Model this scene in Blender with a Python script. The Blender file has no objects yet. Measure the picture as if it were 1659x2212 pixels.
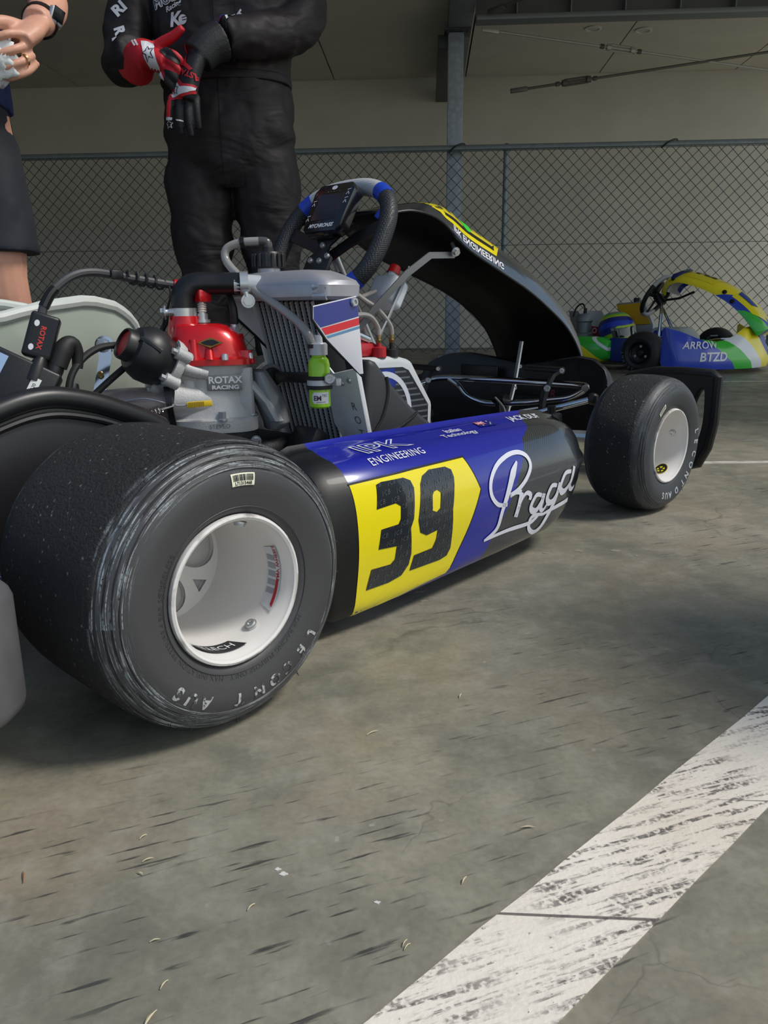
import bpy, bmesh, math, random
from mathutils import Vector, Matrix
from mathutils.bvhtree import BVHTree
R = math.radians
random.seed(7)
SC = bpy.context.scene
COL = SC.collection

# ---------------------------------------------------------------- camera
cam_d = bpy.data.cameras.new('camera')
cam = bpy.data.objects.new('camera', cam_d)
COL.objects.link(cam)
cam_d.sensor_fit = 'VERTICAL'
cam_d.sensor_height = 36.0
cam_d.sensor_width = 27.0
cam_d.lens = 27.363
cam_d.clip_start = 0.02
cam.matrix_world = Matrix.Translation((0, 0, .388)) @ Matrix.Rotation(R(90 - 14.639), 4, 'X') @ Matrix.Rotation(R(-.6), 4, 'Z')
SC.camera = cam

# ---------------------------------------------------------------- daylight
wd = bpy.data.worlds.new('world')
SC.world = wd
wd.use_nodes = True
wn = wd.node_tree.nodes
wl = wd.node_tree.links
wn.clear()
w_out = wn.new('ShaderNodeOutputWorld')
w_bg = wn.new('ShaderNodeBackground')
w_sky = wn.new('ShaderNodeTexSky')
w_sky.sky_type = 'HOSEK_WILKIE'
w_sky.sun_direction = Vector((.75, -.45, .75)).normalized()
w_sky.turbidity = 5.0
w_sky.ground_albedo = .35
wl.new(w_sky.outputs[0], w_bg.inputs[0])
wl.new(w_bg.outputs[0], w_out.inputs[0])
w_bg.inputs[1].default_value = 1.6

sun_d = bpy.data.lights.new('sun', 'SUN')
sun = bpy.data.objects.new('sun', sun_d)
COL.objects.link(sun)
sun_d.energy = 1.3
sun_d.angle = R(14)
sun_d.color = (1.0, .955, .89)
sun.location = (3, -2, 4)
sun.rotation_euler = Vector((-.62, .12, -.85)).to_track_quat('-Z', 'Y').to_euler()

vs = SC.view_settings
vs.view_transform = 'Standard'
vs.look = 'None'
vs.exposure = 1.03
vs.gamma = 1.0
vs.use_curve_mapping = False

# ---------------------------------------------------------------- materials
def lin(c):
    return tuple(((v / 255) / 12.92 if v / 255 <= .04045 else ((v / 255 + .055) / 1.055) ** 2.4) for v in c)

MATS = {}
def mat(name, rgb, rough=.5, metal=0., spec=.5, coat=0., noise=0., nscale=20., bump=0., bscale=80., trans=0., sss=0., alpha=1., detail=4., aniso=None):
    if name in MATS: return MATS[name]
    m = bpy.data.materials.new(name); m.use_nodes = True
    nt = m.node_tree; b = nt.nodes['Principled BSDF']
    c = lin(rgb)
    b.inputs['Base Color'].default_value = (*c, 1)
    b.inputs['Roughness'].default_value = rough
    b.inputs['Metallic'].default_value = metal
    b.inputs['Specular IOR Level'].default_value = spec
    b.inputs['Coat Weight'].default_value = coat
    b.inputs['Coat Roughness'].default_value = .06
    b.inputs['Transmission Weight'].default_value = trans
    b.inputs['Subsurface Weight'].default_value = sss
    b.inputs['Subsurface Radius'].default_value = (.01, .006, .004)
    b.inputs['Alpha'].default_value = alpha
    tc = None
    def coords():
        t = nt.nodes.new('ShaderNodeTexCoord'); return t.outputs['Object']
    if noise > 0 or bump > 0: tc = coords()
    if noise > 0:
        n = nt.nodes.new('ShaderNodeTexNoise'); n.inputs['Scale'].default_value = nscale; n.inputs['Detail'].default_value = detail
        nt.links.new(tc, n.inputs['Vector'])
        r = nt.nodes.new('ShaderNodeMapRange'); r.inputs[1].default_value = .3; r.inputs[2].default_value = .7
        r.inputs[3].default_value = 1 - noise; r.inputs[4].default_value = 1 + noise
        nt.links.new(n.outputs[0], r.inputs[0])
        mx = nt.nodes.new('ShaderNodeVectorMath'); mx.operation = 'SCALE'; mx.inputs[0].default_value = c
        nt.links.new(r.outputs[0], mx.inputs['Scale']); nt.links.new(mx.outputs[0], b.inputs['Base Color'])
    if bump > 0:
        n = nt.nodes.new('ShaderNodeTexNoise'); n.inputs['Scale'].default_value = bscale; n.inputs['Detail'].default_value = detail
        nt.links.new(tc, n.inputs['Vector'])
        bp = nt.nodes.new('ShaderNodeBump'); bp.inputs['Strength'].default_value = bump; bp.inputs['Distance'].default_value = .01
        nt.links.new(n.outputs[0], bp.inputs['Height']); nt.links.new(bp.outputs[0], b.inputs['Normal'])
    MATS[name] = m
    return m

class NT:
    """small node helper for hand-made materials"""
    def __init__(s, name, rough=.5, metal=0., coat=0.):
        s.m = bpy.data.materials.new(name); s.m.use_nodes = True; s.t = s.m.node_tree
        s.b = s.t.nodes['Principled BSDF']; s.b.inputs['Roughness'].default_value = rough
        s.b.inputs['Metallic'].default_value = metal; s.b.inputs['Coat Weight'].default_value = coat
        s.b.inputs['Coat Roughness'].default_value = .06
        s.tc = s.t.nodes.new('ShaderNodeTexCoord').outputs['Object']
        MATS[name] = s.m
    def L(s, a, b): s.t.links.new(a, b)
    def mapping(s, scale=(1, 1, 1), rot=(0, 0, 0), loc=(0, 0, 0), src=None):
        if rot[2] and scale != (1, 1, 1): src = s.mapping(rot=rot, src=src); rot = (0, 0, 0)
        n = s.t.nodes.new('ShaderNodeMapping'); n.inputs['Scale'].default_value = scale
        n.inputs['Rotation'].default_value = rot; n.inputs['Location'].default_value = loc
        s.L(src or s.tc, n.inputs['Vector']); return n.outputs[0]
    def noise(s, scale, detail=4, src=None, dist=0., rough=.5):
        n = s.t.nodes.new('ShaderNodeTexNoise'); n.inputs['Scale'].default_value = scale; n.inputs['Detail'].default_value = detail
        n.inputs['Distortion'].default_value = dist; n.inputs['Roughness'].default_value = rough
        s.L(src or s.tc, n.inputs['Vector']); return n.outputs[0]
    def voro(s, scale, feature='F1', src=None, rnd=1.):
        n = s.t.nodes.new('ShaderNodeTexVoronoi'); n.feature = feature; n.inputs['Scale'].default_value = scale
        n.inputs['Randomness'].default_value = rnd
        s.L(src or s.tc, n.inputs['Vector']); return n.outputs['Distance']
    def rng(s, v, a, b, c=0., d=1.):
        n = s.t.nodes.new('ShaderNodeMapRange'); n.clamp = True
        for i, q in enumerate((a, b, c, d)): n.inputs[i + 1].default_value = q
        s.L(v, n.inputs[0]); return n.outputs[0]
    def math(s, op, a, b=None):
        n = s.t.nodes.new('ShaderNodeMath'); n.operation = op
        for i, q in enumerate((a, b)):
            if q is None: continue
            if isinstance(q, (int, float)): n.inputs[i].default_value = q
            else: s.L(q, n.inputs[i])
        return n.outputs[0]
    def sep(s, src=None):
        n = s.t.nodes.new('ShaderNodeSeparateXYZ'); s.L(src or s.tc, n.inputs[0]); return n.outputs
    def mix(s, f, a, b):
        n = s.t.nodes.new('ShaderNodeMix'); n.data_type = 'RGBA'
        for i, q in ((0, f), (6, a), (7, b)):
            if isinstance(q, (int, float)): n.inputs[i].default_value = q
            elif isinstance(q, tuple): n.inputs[i].default_value = (*lin(q), 1)
            else: s.L(q, n.inputs[i])
        return n.outputs[2]
    def color(s, c):
        if isinstance(c, tuple): s.b.inputs['Base Color'].default_value = (*lin(c), 1)
        else: s.L(c, s.b.inputs['Base Color'])
    def bump(s, h, strength=.3, dist=.005):
        n = s.t.nodes.new('ShaderNodeBump'); n.inputs['Strength'].default_value = strength; n.inputs['Distance'].default_value = dist
        s.L(h, n.inputs['Height']); s.L(n.outputs[0], s.b.inputs['Normal'])

# ---------------------------------------------------------------- geometry helpers (each returns (verts, faces))
def V3(p): return Vector(p)
def merge(*gs):
    V = []; F = []
    for g in gs:
        o = len(V); V += list(g[0]); F += [tuple(i + o for i in f) for f in g[1]]
    return V, F
def xf(g, M): return [M @ Vector(v) for v in g[0]], g[1]
def box(c, s, M=None):
    x, y, z = (q / 2 for q in s)
    V = [Vector((c[0] + a * x, c[1] + b * y, c[2] + d * z)) for d in (-1, 1) for b in (-1, 1) for a in (-1, 1)]
    F = [(0, 2, 3, 1), (4, 5, 7, 6), (0, 1, 5, 4), (2, 6, 7, 3), (0, 4, 6, 2), (1, 3, 7, 5)]
    return xf((V, F), M) if M else (V, F)
def bev(g, w, seg=2, ang=30):
    bm = bmesh.new(); vs_ = [bm.verts.new(v) for v in g[0]]
    for f in g[1]:
        try: bm.faces.new([vs_[i] for i in f])
        except ValueError: pass
    bmesh.ops.recalc_face_normals(bm, faces=bm.faces)
    ed = [e for e in bm.edges if len(e.link_faces) == 2 and e.calc_face_angle(0) > R(ang)]
    bmesh.ops.bevel(bm, geom=ed, offset=w, segments=seg, profile=.5, affect='EDGES', clamp_overlap=True)
    bm.verts.ensure_lookup_table(); bm.verts.index_update()
    V = [v.co.copy() for v in bm.verts]; F = [tuple(v.index for v in f.verts) for f in bm.faces]
    bm.free(); return V, F
def rbox(c, s, w=.003, seg=2, M=None): 
    g = bev(box(c, s), w, seg); return xf(g, M) if M else g
def basis(d):
    d = Vector(d).normalized(); a = Vector((0, 0, 1)) if abs(d.z) < .9 else Vector((1, 0, 0))
    x = a.cross(d).normalized(); return x, d.cross(x), d
def frame(o, x, y):
    x = Vector(x).normalized(); y = Vector(y); n = x.cross(y).normalized(); y = n.cross(x)
    return Matrix(((x.x, y.x, n.x, o[0]), (x.y, y.y, n.y, o[1]), (x.z, y.z, n.z, o[2]), (0, 0, 0, 1)))
def axisM(o, d):
    x, y, z = basis(d)
    return Matrix(((x.x, y.x, z.x, o[0]), (x.y, y.y, z.y, o[1]), (x.z, y.z, z.z, o[2]), (0, 0, 0, 1)))
def catmull(P, k=6, closed=False):
    P = [Vector(p) for p in P]; n = len(P); out = []
    rngn = n if closed else n - 1
    for i in range(rngn):
        if closed: a, b, c, d = P[(i - 1) % n], P[i], P[(i + 1) % n], P[(i + 2) % n]
        else: a, b, c, d = P[max(i - 1, 0)], P[i], P[i + 1], P[min(i + 2, n - 1)]
        for j in range(k):
            t = j / k
            out.append(.5 * ((2 * b) + (c - a) * t + (2 * a - 5 * b + 4 * c - d) * t * t + (3 * b - a - 3 * c + d) * t ** 3))
    if not closed: out.append(P[-1])
    return out
def tube(P, r, n=8, k=0, closed=False, caps=True, sq=1.):
    P = catmull(P, k, closed) if k else [Vector(p) for p in P]
    m = len(P); rr = r if isinstance(r, (list, tuple)) else None
    V = []; F = []
    T0 = None; X = None
    for i, p in enumerate(P):
        if closed: t = (P[(i + 1) % m] - P[i - 1]).normalized()
        else: t = (P[min(i + 1, m - 1)] - P[max(i - 1, 0)]).normalized()
        if X is None: X, Y, _ = basis(t)
        else:
            X = (X - t * X.dot(t)); X = X.normalized() if X.length > 1e-6 else basis(t)[0]; Y = t.cross(X)
        if rr: 
            q = i / (m - 1) * (len(rr) - 1); a = int(min(q, len(rr) - 2)); ri = rr[a] + (rr[a + 1] - rr[a]) * (q - a)
        else: ri = r
        for j in range(n):
            an = 2 * math.pi * j / n; V.append(p + X * (ri * math.cos(an)) + Y * (ri * sq * math.sin(an)))
    for i in range(m if closed else m - 1):
        i2 = (i + 1) % m
        for j in range(n): F.append((i * n + j, i * n + (j + 1) % n, i2 * n + (j + 1) % n, i2 * n + j))
    if caps and not closed: F += [tuple(range(n - 1, -1, -1)), tuple((m - 1) * n + j for j in range(n))]
    return V, F
def cyl(a, b, r, r2=None, n=16): return tube([a, b], [r, r if r2 is None else r2], n)
def lathe(prof, o=(0, 0, 0), d=(0, 0, 1), n=32, close=False, caps=False):
    M = axisM(o, d); V = []; F = []; m = len(prof)
    for a, r in prof:
        for j in range(n):
            t = 2 * math.pi * j / n; V.append(M @ Vector((r * math.cos(t), r * math.sin(t), a)))
    for i in range(m if close else m - 1):
        i2 = (i + 1) % m
        for j in range(n): F.append((i * n + j, i * n + (j + 1) % n, i2 * n + (j + 1) % n, i2 * n + j))
    if caps: F += [tuple(range(n - 1, -1, -1)), tuple((m - 1) * n + j for j in range(n))]
    return V, F
def loft(rings, caps=True, closed_u=True):
    n = len(rings[0]); V = [Vector(p) for r in rings for p in r]; F = []
    for i in range(len(rings) - 1):
        for j in range(n if closed_u else n - 1):
            F.append((i * n + j, i * n + (j + 1) % n, (i + 1) * n + (j + 1) % n, (i + 1) * n + j))
    if caps and closed_u: F += [tuple(range(n - 1, -1, -1)), tuple((len(rings) - 1) * n + j for j in range(n))]
    return V, F
def prism(poly, M, d):
    n = len(poly); V = [M @ Vector((p[0], p[1], 0)) for p in poly] + [M @ Vector((p[0], p[1], d)) for p in poly]
    F = [tuple(range(n - 1, -1, -1)), tuple(range(n, 2 * n))] + [(i, (i + 1) % n, n + (i + 1) % n, n + i) for i in range(n)]
    return V, F
def plate(P, N, t):
    """flat sheet from 3-D outline points, thickness t along N"""
    N = Vector(N).normalized() * t; n = len(P); V = [Vector(p) for p in P] + [Vector(p) + N for p in P]
    F = [tuple(range(n - 1, -1, -1)), tuple(range(n, 2 * n))] + [(i, (i + 1) % n, n + (i + 1) % n, n + i) for i in range(n)]
    return V, F
def strap(P, wdir, w, t):
    """flat bar bent along path P; wdir = width direction"""
    rings = []; wd_ = Vector(wdir).normalized(); P = [Vector(p) for p in P]
    for i, p in enumerate(P):
        tg = (P[min(i + 1, len(P) - 1)] - P[max(i - 1, 0)]).normalized(); nn = tg.cross(wd_).normalized()
        rings.append([p + wd_ * w / 2 + nn * t / 2, p - wd_ * w / 2 + nn * t / 2, p - wd_ * w / 2 - nn * t / 2, p + wd_ * w / 2 - nn * t / 2])
    return loft(rings)
def ell(c, rx, ry, n=16, M=None, p=2.):
    out = []
    for j in range(n):
        t = 2 * math.pi * j / n; a, b = math.cos(t), math.sin(t)
        v = Vector((rx * math.copysign(abs(a) ** (2 / p), a), ry * math.copysign(abs(b) ** (2 / p), b), 0))
        out.append((M @ v if M else v) + Vector(c))
    return out
def bolt(o, d, r=.006, h=.005, hexa=True):
    o = Vector(o); d = Vector(d).normalized()
    if hexa: return merge(tube([o, o + d * h], r, 6), tube([o - d * .001, o + d * .001], r * 1.45, 14))
    return lathe([(0, r), (h * .6, r), (h, r * .8), (h, r * .45), (h * .5, r * .4), (h * .5, .0002)], o, d, 14)
def recalc(me):
    bm = bmesh.new(); bm.from_mesh(me); bmesh.ops.remove_doubles(bm, verts=bm.verts, dist=1e-6)
    bmesh.ops.recalc_face_normals(bm, faces=bm.faces); bm.to_mesh(me); bm.free()
def ob(name, g, m, parent=None, sharp=35, fix=True, kind=None, label=None):
    me = bpy.data.meshes.new(name); me.from_pydata([tuple(v) for v in g[0]], [], [tuple(f) for f in g[1]])
    if fix: recalc(me)
    me.validate()
    for p in me.polygons: p.use_smooth = True
    me.set_sharp_from_angle(angle=R(sharp))
    me.materials.append(m)
    o = bpy.data.objects.new(name, me); COL.objects.link(o)
    if parent: o.parent = parent
    if kind: o['kind'] = kind
    if label: o['label'] = label
    return o
def empty(name, loc=(0, 0, 0), rz=0., parent=None):
    o = bpy.data.objects.new(name, None); COL.objects.link(o); o.location = loc; o.rotation_euler = (0, 0, rz)
    o.empty_display_size = .05
    if parent: o.parent = parent
    return o
def tag(o, label, cat, group=None):
    o['label'] = label; o['category'] = cat
    if group: o['group'] = group
    return o
def copy_tree(o, parent=None):
    c = o.copy(); COL.objects.link(c); c.parent = parent
    for ch in list(o.children): copy_tree(ch, c)
    return c
# flat shapes and lettering -> triangulated 2-D meshes
def flat_polys(polys):
    cu = bpy.data.curves.new('tmp', 'CURVE'); cu.dimensions = '2D'; cu.fill_mode = 'BOTH'
    for P in polys:
        s = cu.splines.new('POLY'); s.points.add(len(P) - 1)
        for q, p in zip(s.points, P): q.co = (p[0], p[1], 0, 1)
        s.use_cyclic_u = True
    return _cm(cu)
def flat_text(s, size=1., align='CENTER', shear=0., bold=0., space=1., xs=1., res=3):
    cu = bpy.data.curves.new('tmp', 'FONT'); cu.body = s; cu.size = size; cu.align_x = align; cu.align_y = 'CENTER'
    cu.shear = shear; cu.offset = bold; cu.space_character = space; cu.fill_mode = 'BOTH'; cu.resolution_u = res
    V, F = _cm(cu)
    return [Vector((v.x * xs, v.y, 0)) for v in V], F
def _cm(cu):
    o = bpy.data.objects.new('tmp', cu); me = bpy.data.meshes.new_from_object(o)
    V = [v.co.copy() for v in me.vertices]; F = [tuple(p.vertices) for p in me.polygons]
    bpy.data.objects.remove(o); bpy.data.curves.remove(cu); bpy.data.meshes.remove(me)
    return V, F
def fine(g, L):
    """triangulate and split edges longer than L"""
    bm = bmesh.new(); vs_ = [bm.verts.new(v) for v in g[0]]
    for f in g[1]:
        try: bm.faces.new([vs_[i] for i in f])
        except ValueError: pass
    bmesh.ops.triangulate(bm, faces=bm.faces)
    for _ in range(7):
        ed = [e for e in bm.edges if e.calc_length() > L]
        if not ed: break
        bmesh.ops.subdivide_edges(bm, edges=ed, cuts=1); bmesh.ops.triangulate(bm, faces=bm.faces)
    bm.verts.index_update()
    V = [v.co.copy() for v in bm.verts]; F = [tuple(v.index for v in f.verts) for f in bm.faces]
    bm.free(); return V, F
def bvh(g): return BVHTree.FromPolygons([tuple(v) for v in g[0]], [tuple(f) for f in g[1]])
def bvh_obj(o):
    me = o.data; return BVHTree.FromPolygons([tuple(v.co) for v in me.vertices], [tuple(p.vertices) for p in me.polygons])
def wrap(g, M, tree, off=.0006, L=.012, far=.3):
    """lay a flat shape (in frame M) onto a surface along -Z of the frame"""
    V, F = fine(g, L); N = (M.to_3x3() @ Vector((0, 0, 1))).normalized(); out = []; ok = []
    for v in V:
        p = M @ Vector((v.x, v.y, 0)); h = tree.ray_cast(p + N * far * .5, -N, far)
        if h[0] is None: out.append(p); ok.append(False)
        else:
            nn = h[1] if h[1].dot(N) > 0 else -h[1]
            out.append(h[0] + nn * off); ok.append(True)
    return out, [f for f in F if all(ok[i] for i in f)]
def put(g, M): return [M @ Vector(v) for v in g[0]], g[1]
def stroke(P, w, k=4, closed=False):
    """brush stroke: polyline with width(s) -> flat strip"""
    Q = catmull([Vector((p[0], p[1], 0)) for p in P], k, closed) if k else [Vector((p[0], p[1], 0)) for p in P]
    m = len(Q); V = []; F = []
    ws = w if isinstance(w, (list, tuple)) else [w, w]
    for i, p in enumerate(Q):
        t = (Q[(i + 1) % m] - Q[i - 1]) if closed else (Q[min(i + 1, m - 1)] - Q[max(i - 1, 0)])
        t.normalize(); nn = Vector((-t.y, t.x, 0)); q = i / max(m - 1, 1) * (len(ws) - 1); a = int(min(q, len(ws) - 2))
        wi = ws[a] + (ws[a + 1] - ws[a]) * (q - a)
        V += [p + nn * wi / 2, p - nn * wi / 2]
    for i in range(m if closed else m - 1):
        j = (i + 1) % m; F.append((2 * i, 2 * i + 1, 2 * j + 1, 2 * j))
    return V, F
# ================================================================ the shed: floor, wall, ceiling, steelwork
def back(o):
    o.location = (0, 6.27, 0); o.rotation_euler = (0, 0, R(-3.2)); return o
def struct(o): o['kind'] = 'structure'; return o

# polished concrete floor with mottling, hairline cracks, grit and rubber streaks
f = NT('concrete_floor', .42)
n1 = f.noise(2.3, 6, dist=.6); n2 = f.noise(9, 6); n3 = f.noise(170, 3)
c = f.mix(f.rng(n1, .32, .68), (118, 116, 102), (158, 152, 135))
c = f.mix(f.math('MULTIPLY', f.rng(n2, .45, .62), .55), c, (104, 104, 94))
c = f.mix(f.math('MULTIPLY', f.rng(f.noise(4.3, 5, src=f.mapping(loc=(3, 1, 0))), .52, .7), .55), c, (150, 137, 116))
c = f.mix(f.math('MULTIPLY', f.rng(n3, .35, .75), .28), c, (86, 84, 76))
sp = f.math('MULTIPLY', f.rng(f.noise(60, 2), .72, .76), .5)
c = f.mix(sp, c, (172, 168, 156))
dn_ = f.t.nodes.new('ShaderNodeTexNoise'); dn_.inputs['Scale'].default_value = 7.; dn_.inputs['Detail'].default_value = 4; f.L(f.tc, dn_.inputs['Vector'])
dv = f.t.nodes.new('ShaderNodeVectorMath'); dv.operation = 'MULTIPLY_ADD'; f.L(dn_.outputs['Color'], dv.inputs[0]); dv.inputs[1].default_value = (.16, .16, 0); f.L(f.tc, dv.inputs[2])
cr = f.voro(2.1, 'DISTANCE_TO_EDGE', src=f.mapping(loc=(.37, .2, 0), src=dv.outputs[0]))
wob = f.noise(1.7, 3)
crk = f.math('MULTIPLY', f.rng(cr, .0, .004, 1, 0), f.rng(wob, .52, .56))
c = f.mix(f.math('MULTIPLY', crk, .5), c, (70, 68, 62))
st = f.noise(1.0, 3, src=f.mapping(scale=(17, 190, 1), rot=(0, 0, R(-22))))
msk = f.noise(3.1, 3, src=f.mapping(loc=(7, 2, 0)))
sk = f.math('MULTIPLY', f.rng(st, .61, .68), f.rng(msk, .45, .57))
c = f.mix(f.math('MULTIPLY', sk, .85), c, (48, 48, 50))
st2 = f.noise(1.0, 3, src=f.mapping(scale=(4, 30, 1), rot=(0, 0, R(-18)), loc=(1, 5, 0)))
c = f.mix(f.math('MULTIPLY', f.rng(st2, .56, .75), .25), c, (80, 79, 74))
n4 = f.noise(26, 6, rough=.65); c = f.mix(f.math('MULTIPLY', f.rng(n4, .5, .72), .45), c, (166, 161, 148)); c = f.mix(f.math('MULTIPLY', f.rng(n4, .28, .45, 1, 0), .35), c, (84, 83, 75))
cr2 = f.voro(5.5, 'DISTANCE_TO_EDGE', src=f.mapping(loc=(.9, .4, 0), src=dv.outputs[0])); c = f.mix(f.math('MULTIPLY', f.math('MULTIPLY', f.rng(cr2, .0, .006, 1, 0), f.rng(f.noise(2.9, 3), .53, .58)), .35), c, (72, 70, 64))
f.color(c)
f.L(f.rng(n2, .3, .7, .34, .56), f.b.inputs['Roughness'])
f.bump(f.math('ADD', f.math('MULTIPLY', n3, .4), n2), .12, .003)
struct(ob('floor', box((.5, 2, -.05), (18, 14, .1)), MATS['concrete_floor']))

# painted lines, worn by tyres
p = NT('line_paint', .55)
sk1 = p.noise(1.0, 5, src=p.mapping(scale=(14, 150, 1), rot=(0, 0, R(-20))), rough=.65)
sk2 = p.noise(1.0, 3, src=p.mapping(scale=(1.2, 75, 1), rot=(0, 0, R(4)), loc=(3, 3, 0)))
gr = p.noise(260, 3)
m1 = p.noise(9, 3)
w1 = p.math('MULTIPLY', p.rng(sk1, .49, .58), p.rng(m1, .36, .52))
w1 = p.math('MULTIPLY', w1, p.rng(gr, .38, .55))
w2 = p.math('MULTIPLY', p.rng(sk2, .635, .66), .85)
c = p.mix(p.rng(p.noise(6, 4), .3, .7), (240, 233, 220), (220, 209, 194))
c = p.mix(p.math('MULTIPLY', w1, .85), c, (62, 58, 58))
c = p.mix(w2, c, (66, 62, 62))
c = p.mix(p.rng(gr, .68, .74), c, (150, 146, 135))
p.color(c)
p.bump(gr, .25, .002)
def line(name, a, b, w, m):
    a, b = Vector((*a, 0)), Vector((*b, 0)); d = (b - a).normalized(); n = Vector((d.y, -d.x, 0)) * w
    N = 60; L = []; Rr = []
    for i in range(N + 1):
        q = a + (b - a) * i / N; L.append(q + n * random.uniform(-.012, .012)); Rr.append(q + n + n * random.uniform(-.01, .01))
    V = [v + Vector((0, 0, .0007)) for v in L + Rr] + [v + Vector((0, 0, -.004)) for v in L + Rr]; k = N + 1
    F = [(i, i + 1, k + i + 1, k + i) for i in range(N)]
    F += [(2 * k + i, i, i + 1, 2 * k + i + 1) for i in range(N)] + [(k + i, 3 * k + i, 3 * k + i + 1, k + i + 1) for i in range(N)]
    return struct(ob(name, (V, F), m))
line('trim_1', (-.55, -.142), (1.6, 1.832), .0745, MATS['line_paint'])
lp2 = mat('line_paint_thin', (190, 186, 176), .6, noise=.25, nscale=30)
line('trim_2', (.55, 1.965), (5, 1.93), .028, lp2)
line('trim_3', (-1.0, 4.16), (6, 4.12), .05, lp2)

# back wall: pale render over concrete
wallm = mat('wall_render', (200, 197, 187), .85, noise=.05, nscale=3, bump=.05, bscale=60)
back(struct(ob('wall_back', box((.6, 1.83, 1.25), (12, .12, 2.6)), wallm)))
struct(ob('shadow_block', bev(box((1.02, .72, .43), (.36, .40, .86)), .05, 4), mat('block_grey', (150, 148, 142), .8, noise=.1, nscale=10)))  # unseen low block, added to cast the soft floor shadow at right
wall_l = struct(ob('wall_left', box((-4.3, 5, 1.3), (.12, 6.5, 2.7)), mat('wall_dark', (96, 94, 88), .85, noise=.05, nscale=3)))  # unseen left wall, set close and dark to cut the light on that side

# ceiling of large boards with open joints
ceil = back(struct(ob('ceiling', box((-.45, -1.1, 2.56), (9.9, 5.9, .06)), mat('ceiling_back', (80, 78, 72), .9))))
pm = mat('ceiling_board', (204, 200, 189), .85, noise=.04, nscale=4)
xs_ = [-5.4 + 1.22 * i for i in range(9)] + [4.5]
pnl = None
for i in range(len(xs_) - 1):
    for j, (y0, y1) in enumerate(((1.76, -.9), (-.91, -2.6), (-2.61, -4.05))):
        ob('panel', box(((xs_[i] + xs_[i + 1]) / 2, (y0 + y1) / 2, 2.47), (xs_[i + 1] - xs_[i] - .012, abs(y1 - y0), .02)), pm, ceil)
for (px, py) in ((1.62, .55), (2.02, .62)):
    lo = back(empty('downlight')); 
    ob('rim', lathe([(0, .062), (-.008, .066), (-.01, .05), (-.002, .046)], (px, py, 2.46), (0, 0, 1), 20), mat('white_trim', (215, 214, 208), .5), lo)
    ob('lens', lathe([(-.004, .047), (-.006, .0005)], (px, py, 2.46), (0, 0, 1), 20), mat('lens_grey', (190, 190, 186), .3), lo)
    tag(lo, 'round white recessed downlight in the ceiling, ' + ('nearer the steel column' if px < 1.8 else 'further from the steel column'), 'ceiling light', 'recessed ceiling lights')

# steelwork
galv = NT('galvanised', .42, .2)
galv.color(galv.mix(galv.rng(galv.voro(26), .1, .7), (178, 188, 200), (158, 168, 180)))
galv = MATS['galvanised']
dsteel = mat('dark_steel', (70, 74, 76), .5, .3)
co = back(empty('steel_column'))
ob('shaft', bev(box((.555, .16, 1.16), (.115, .115, 2.33)), .006), galv, co)
ob('base_plate', bev(box((.555, .16, .012), (.24, .22, .024)), .003), mat('plate_grey', (150, 150, 146), .6, .2), co)
ob('cap_plate', bev(box((.565, .14, 2.335), (.19, .19, .016)), .002), dsteel, co)
for dx in (-.07, .07):
    ob('bolt', bolt((.565 + dx, .09, 2.327), (0, 0, -1), .011, .014), dsteel, co)
tag(co, 'square galvanised steel column standing behind the chain-link fence', 'column')
raf = back(empty('steel_rafter'))
ob('web', bev(box((.58, -1.2, 2.395), (.17, 5.6, .118)), .004), mat('rafter_steel', (112, 118, 126), .5, .3), raf)
ob('haunch', bev(box((.49, .96, 2.29), (.13, 1.55, .09)), .004), dsteel, raf)
tag(raf, 'heavy grey steel rafter running along the ceiling above the column', 'beam')
bm_ = back(empty('steel_girt'))
gs = mat('girt_steel', (128, 134, 138), .5, .35)
ob('lower_flange', bev(box((2.65, -.28, 2.275), (3.95, .12, .035)), .008), gs, bm_)
ob('upper_web', box((2.65, -.225, 2.36), (3.95, .008, .14)), mat('girt_dark', (98, 102, 104), .5, .3), bm_)
for i in range(9): ob('cleat', box((.95 + i * .36, -.265, 2.345), (.008, .075, .11)), gs, bm_)
tag(bm_, 'horizontal galvanised roof girt with welded cleats beside the rafter', 'beam')
rodm = mat('rod_steel', (176, 174, 166), .45, .4); rodd = mat('rod_dark', (92, 88, 82), .5, .4)
def rod(a, b, t, m, label):
    e = back(empty('bracing_rod')); a, b = Vector(a), Vector(b)
    ob('rod', cyl(a, b, .009, n=8), m, e)
    c = a.lerp(b, t); d = (b - a).normalized()
    tb = [tube([c - d * .085 + s * Vector((0, 0, .018)), c + d * .085 + s * Vector((0, 0, .018))], .0075, 6) for s in (1, -1)]
    tb += [cyl(c - d * .1, c - d * .07, .022, n=8), cyl(c + d * .07, c + d * .1, .022, n=8)]
    ob('turnbuckle', merge(*tb), m, e)
    ob('nut', cyl(c - d * .145, c - d * .12, .016, n=6), rodd, e)
    ob('nut', cyl(c + d * .12, c + d * .145, .016, n=6), rodd, e)
    ob('clevis', rbox(a, (.12, .02, .03), .004, 2, Matrix.Translation(a) @ d.to_track_quat('X', 'Z').to_matrix().to_4x4() @ Matrix.Translation(-a)), m, e)
    tag(e, label, 'rod', 'diagonal roof bracing rods')
rod((.78, -.20, 2.235), (2.95, -.02, 1.96), .42, rodm, 'pale diagonal bracing rod falling to the right with an open turnbuckle')
rod((.99, -.18, 1.865), (3.0, -.02, 2.135), .2, rodd, 'dark diagonal bracing rod rising to the right beneath the girt')
rod((.80, -.40, 2.300), (1.75, -.95, 2.43), .72, rodd, 'dark bracing rod rising from the girt bracket to the ceiling')

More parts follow.
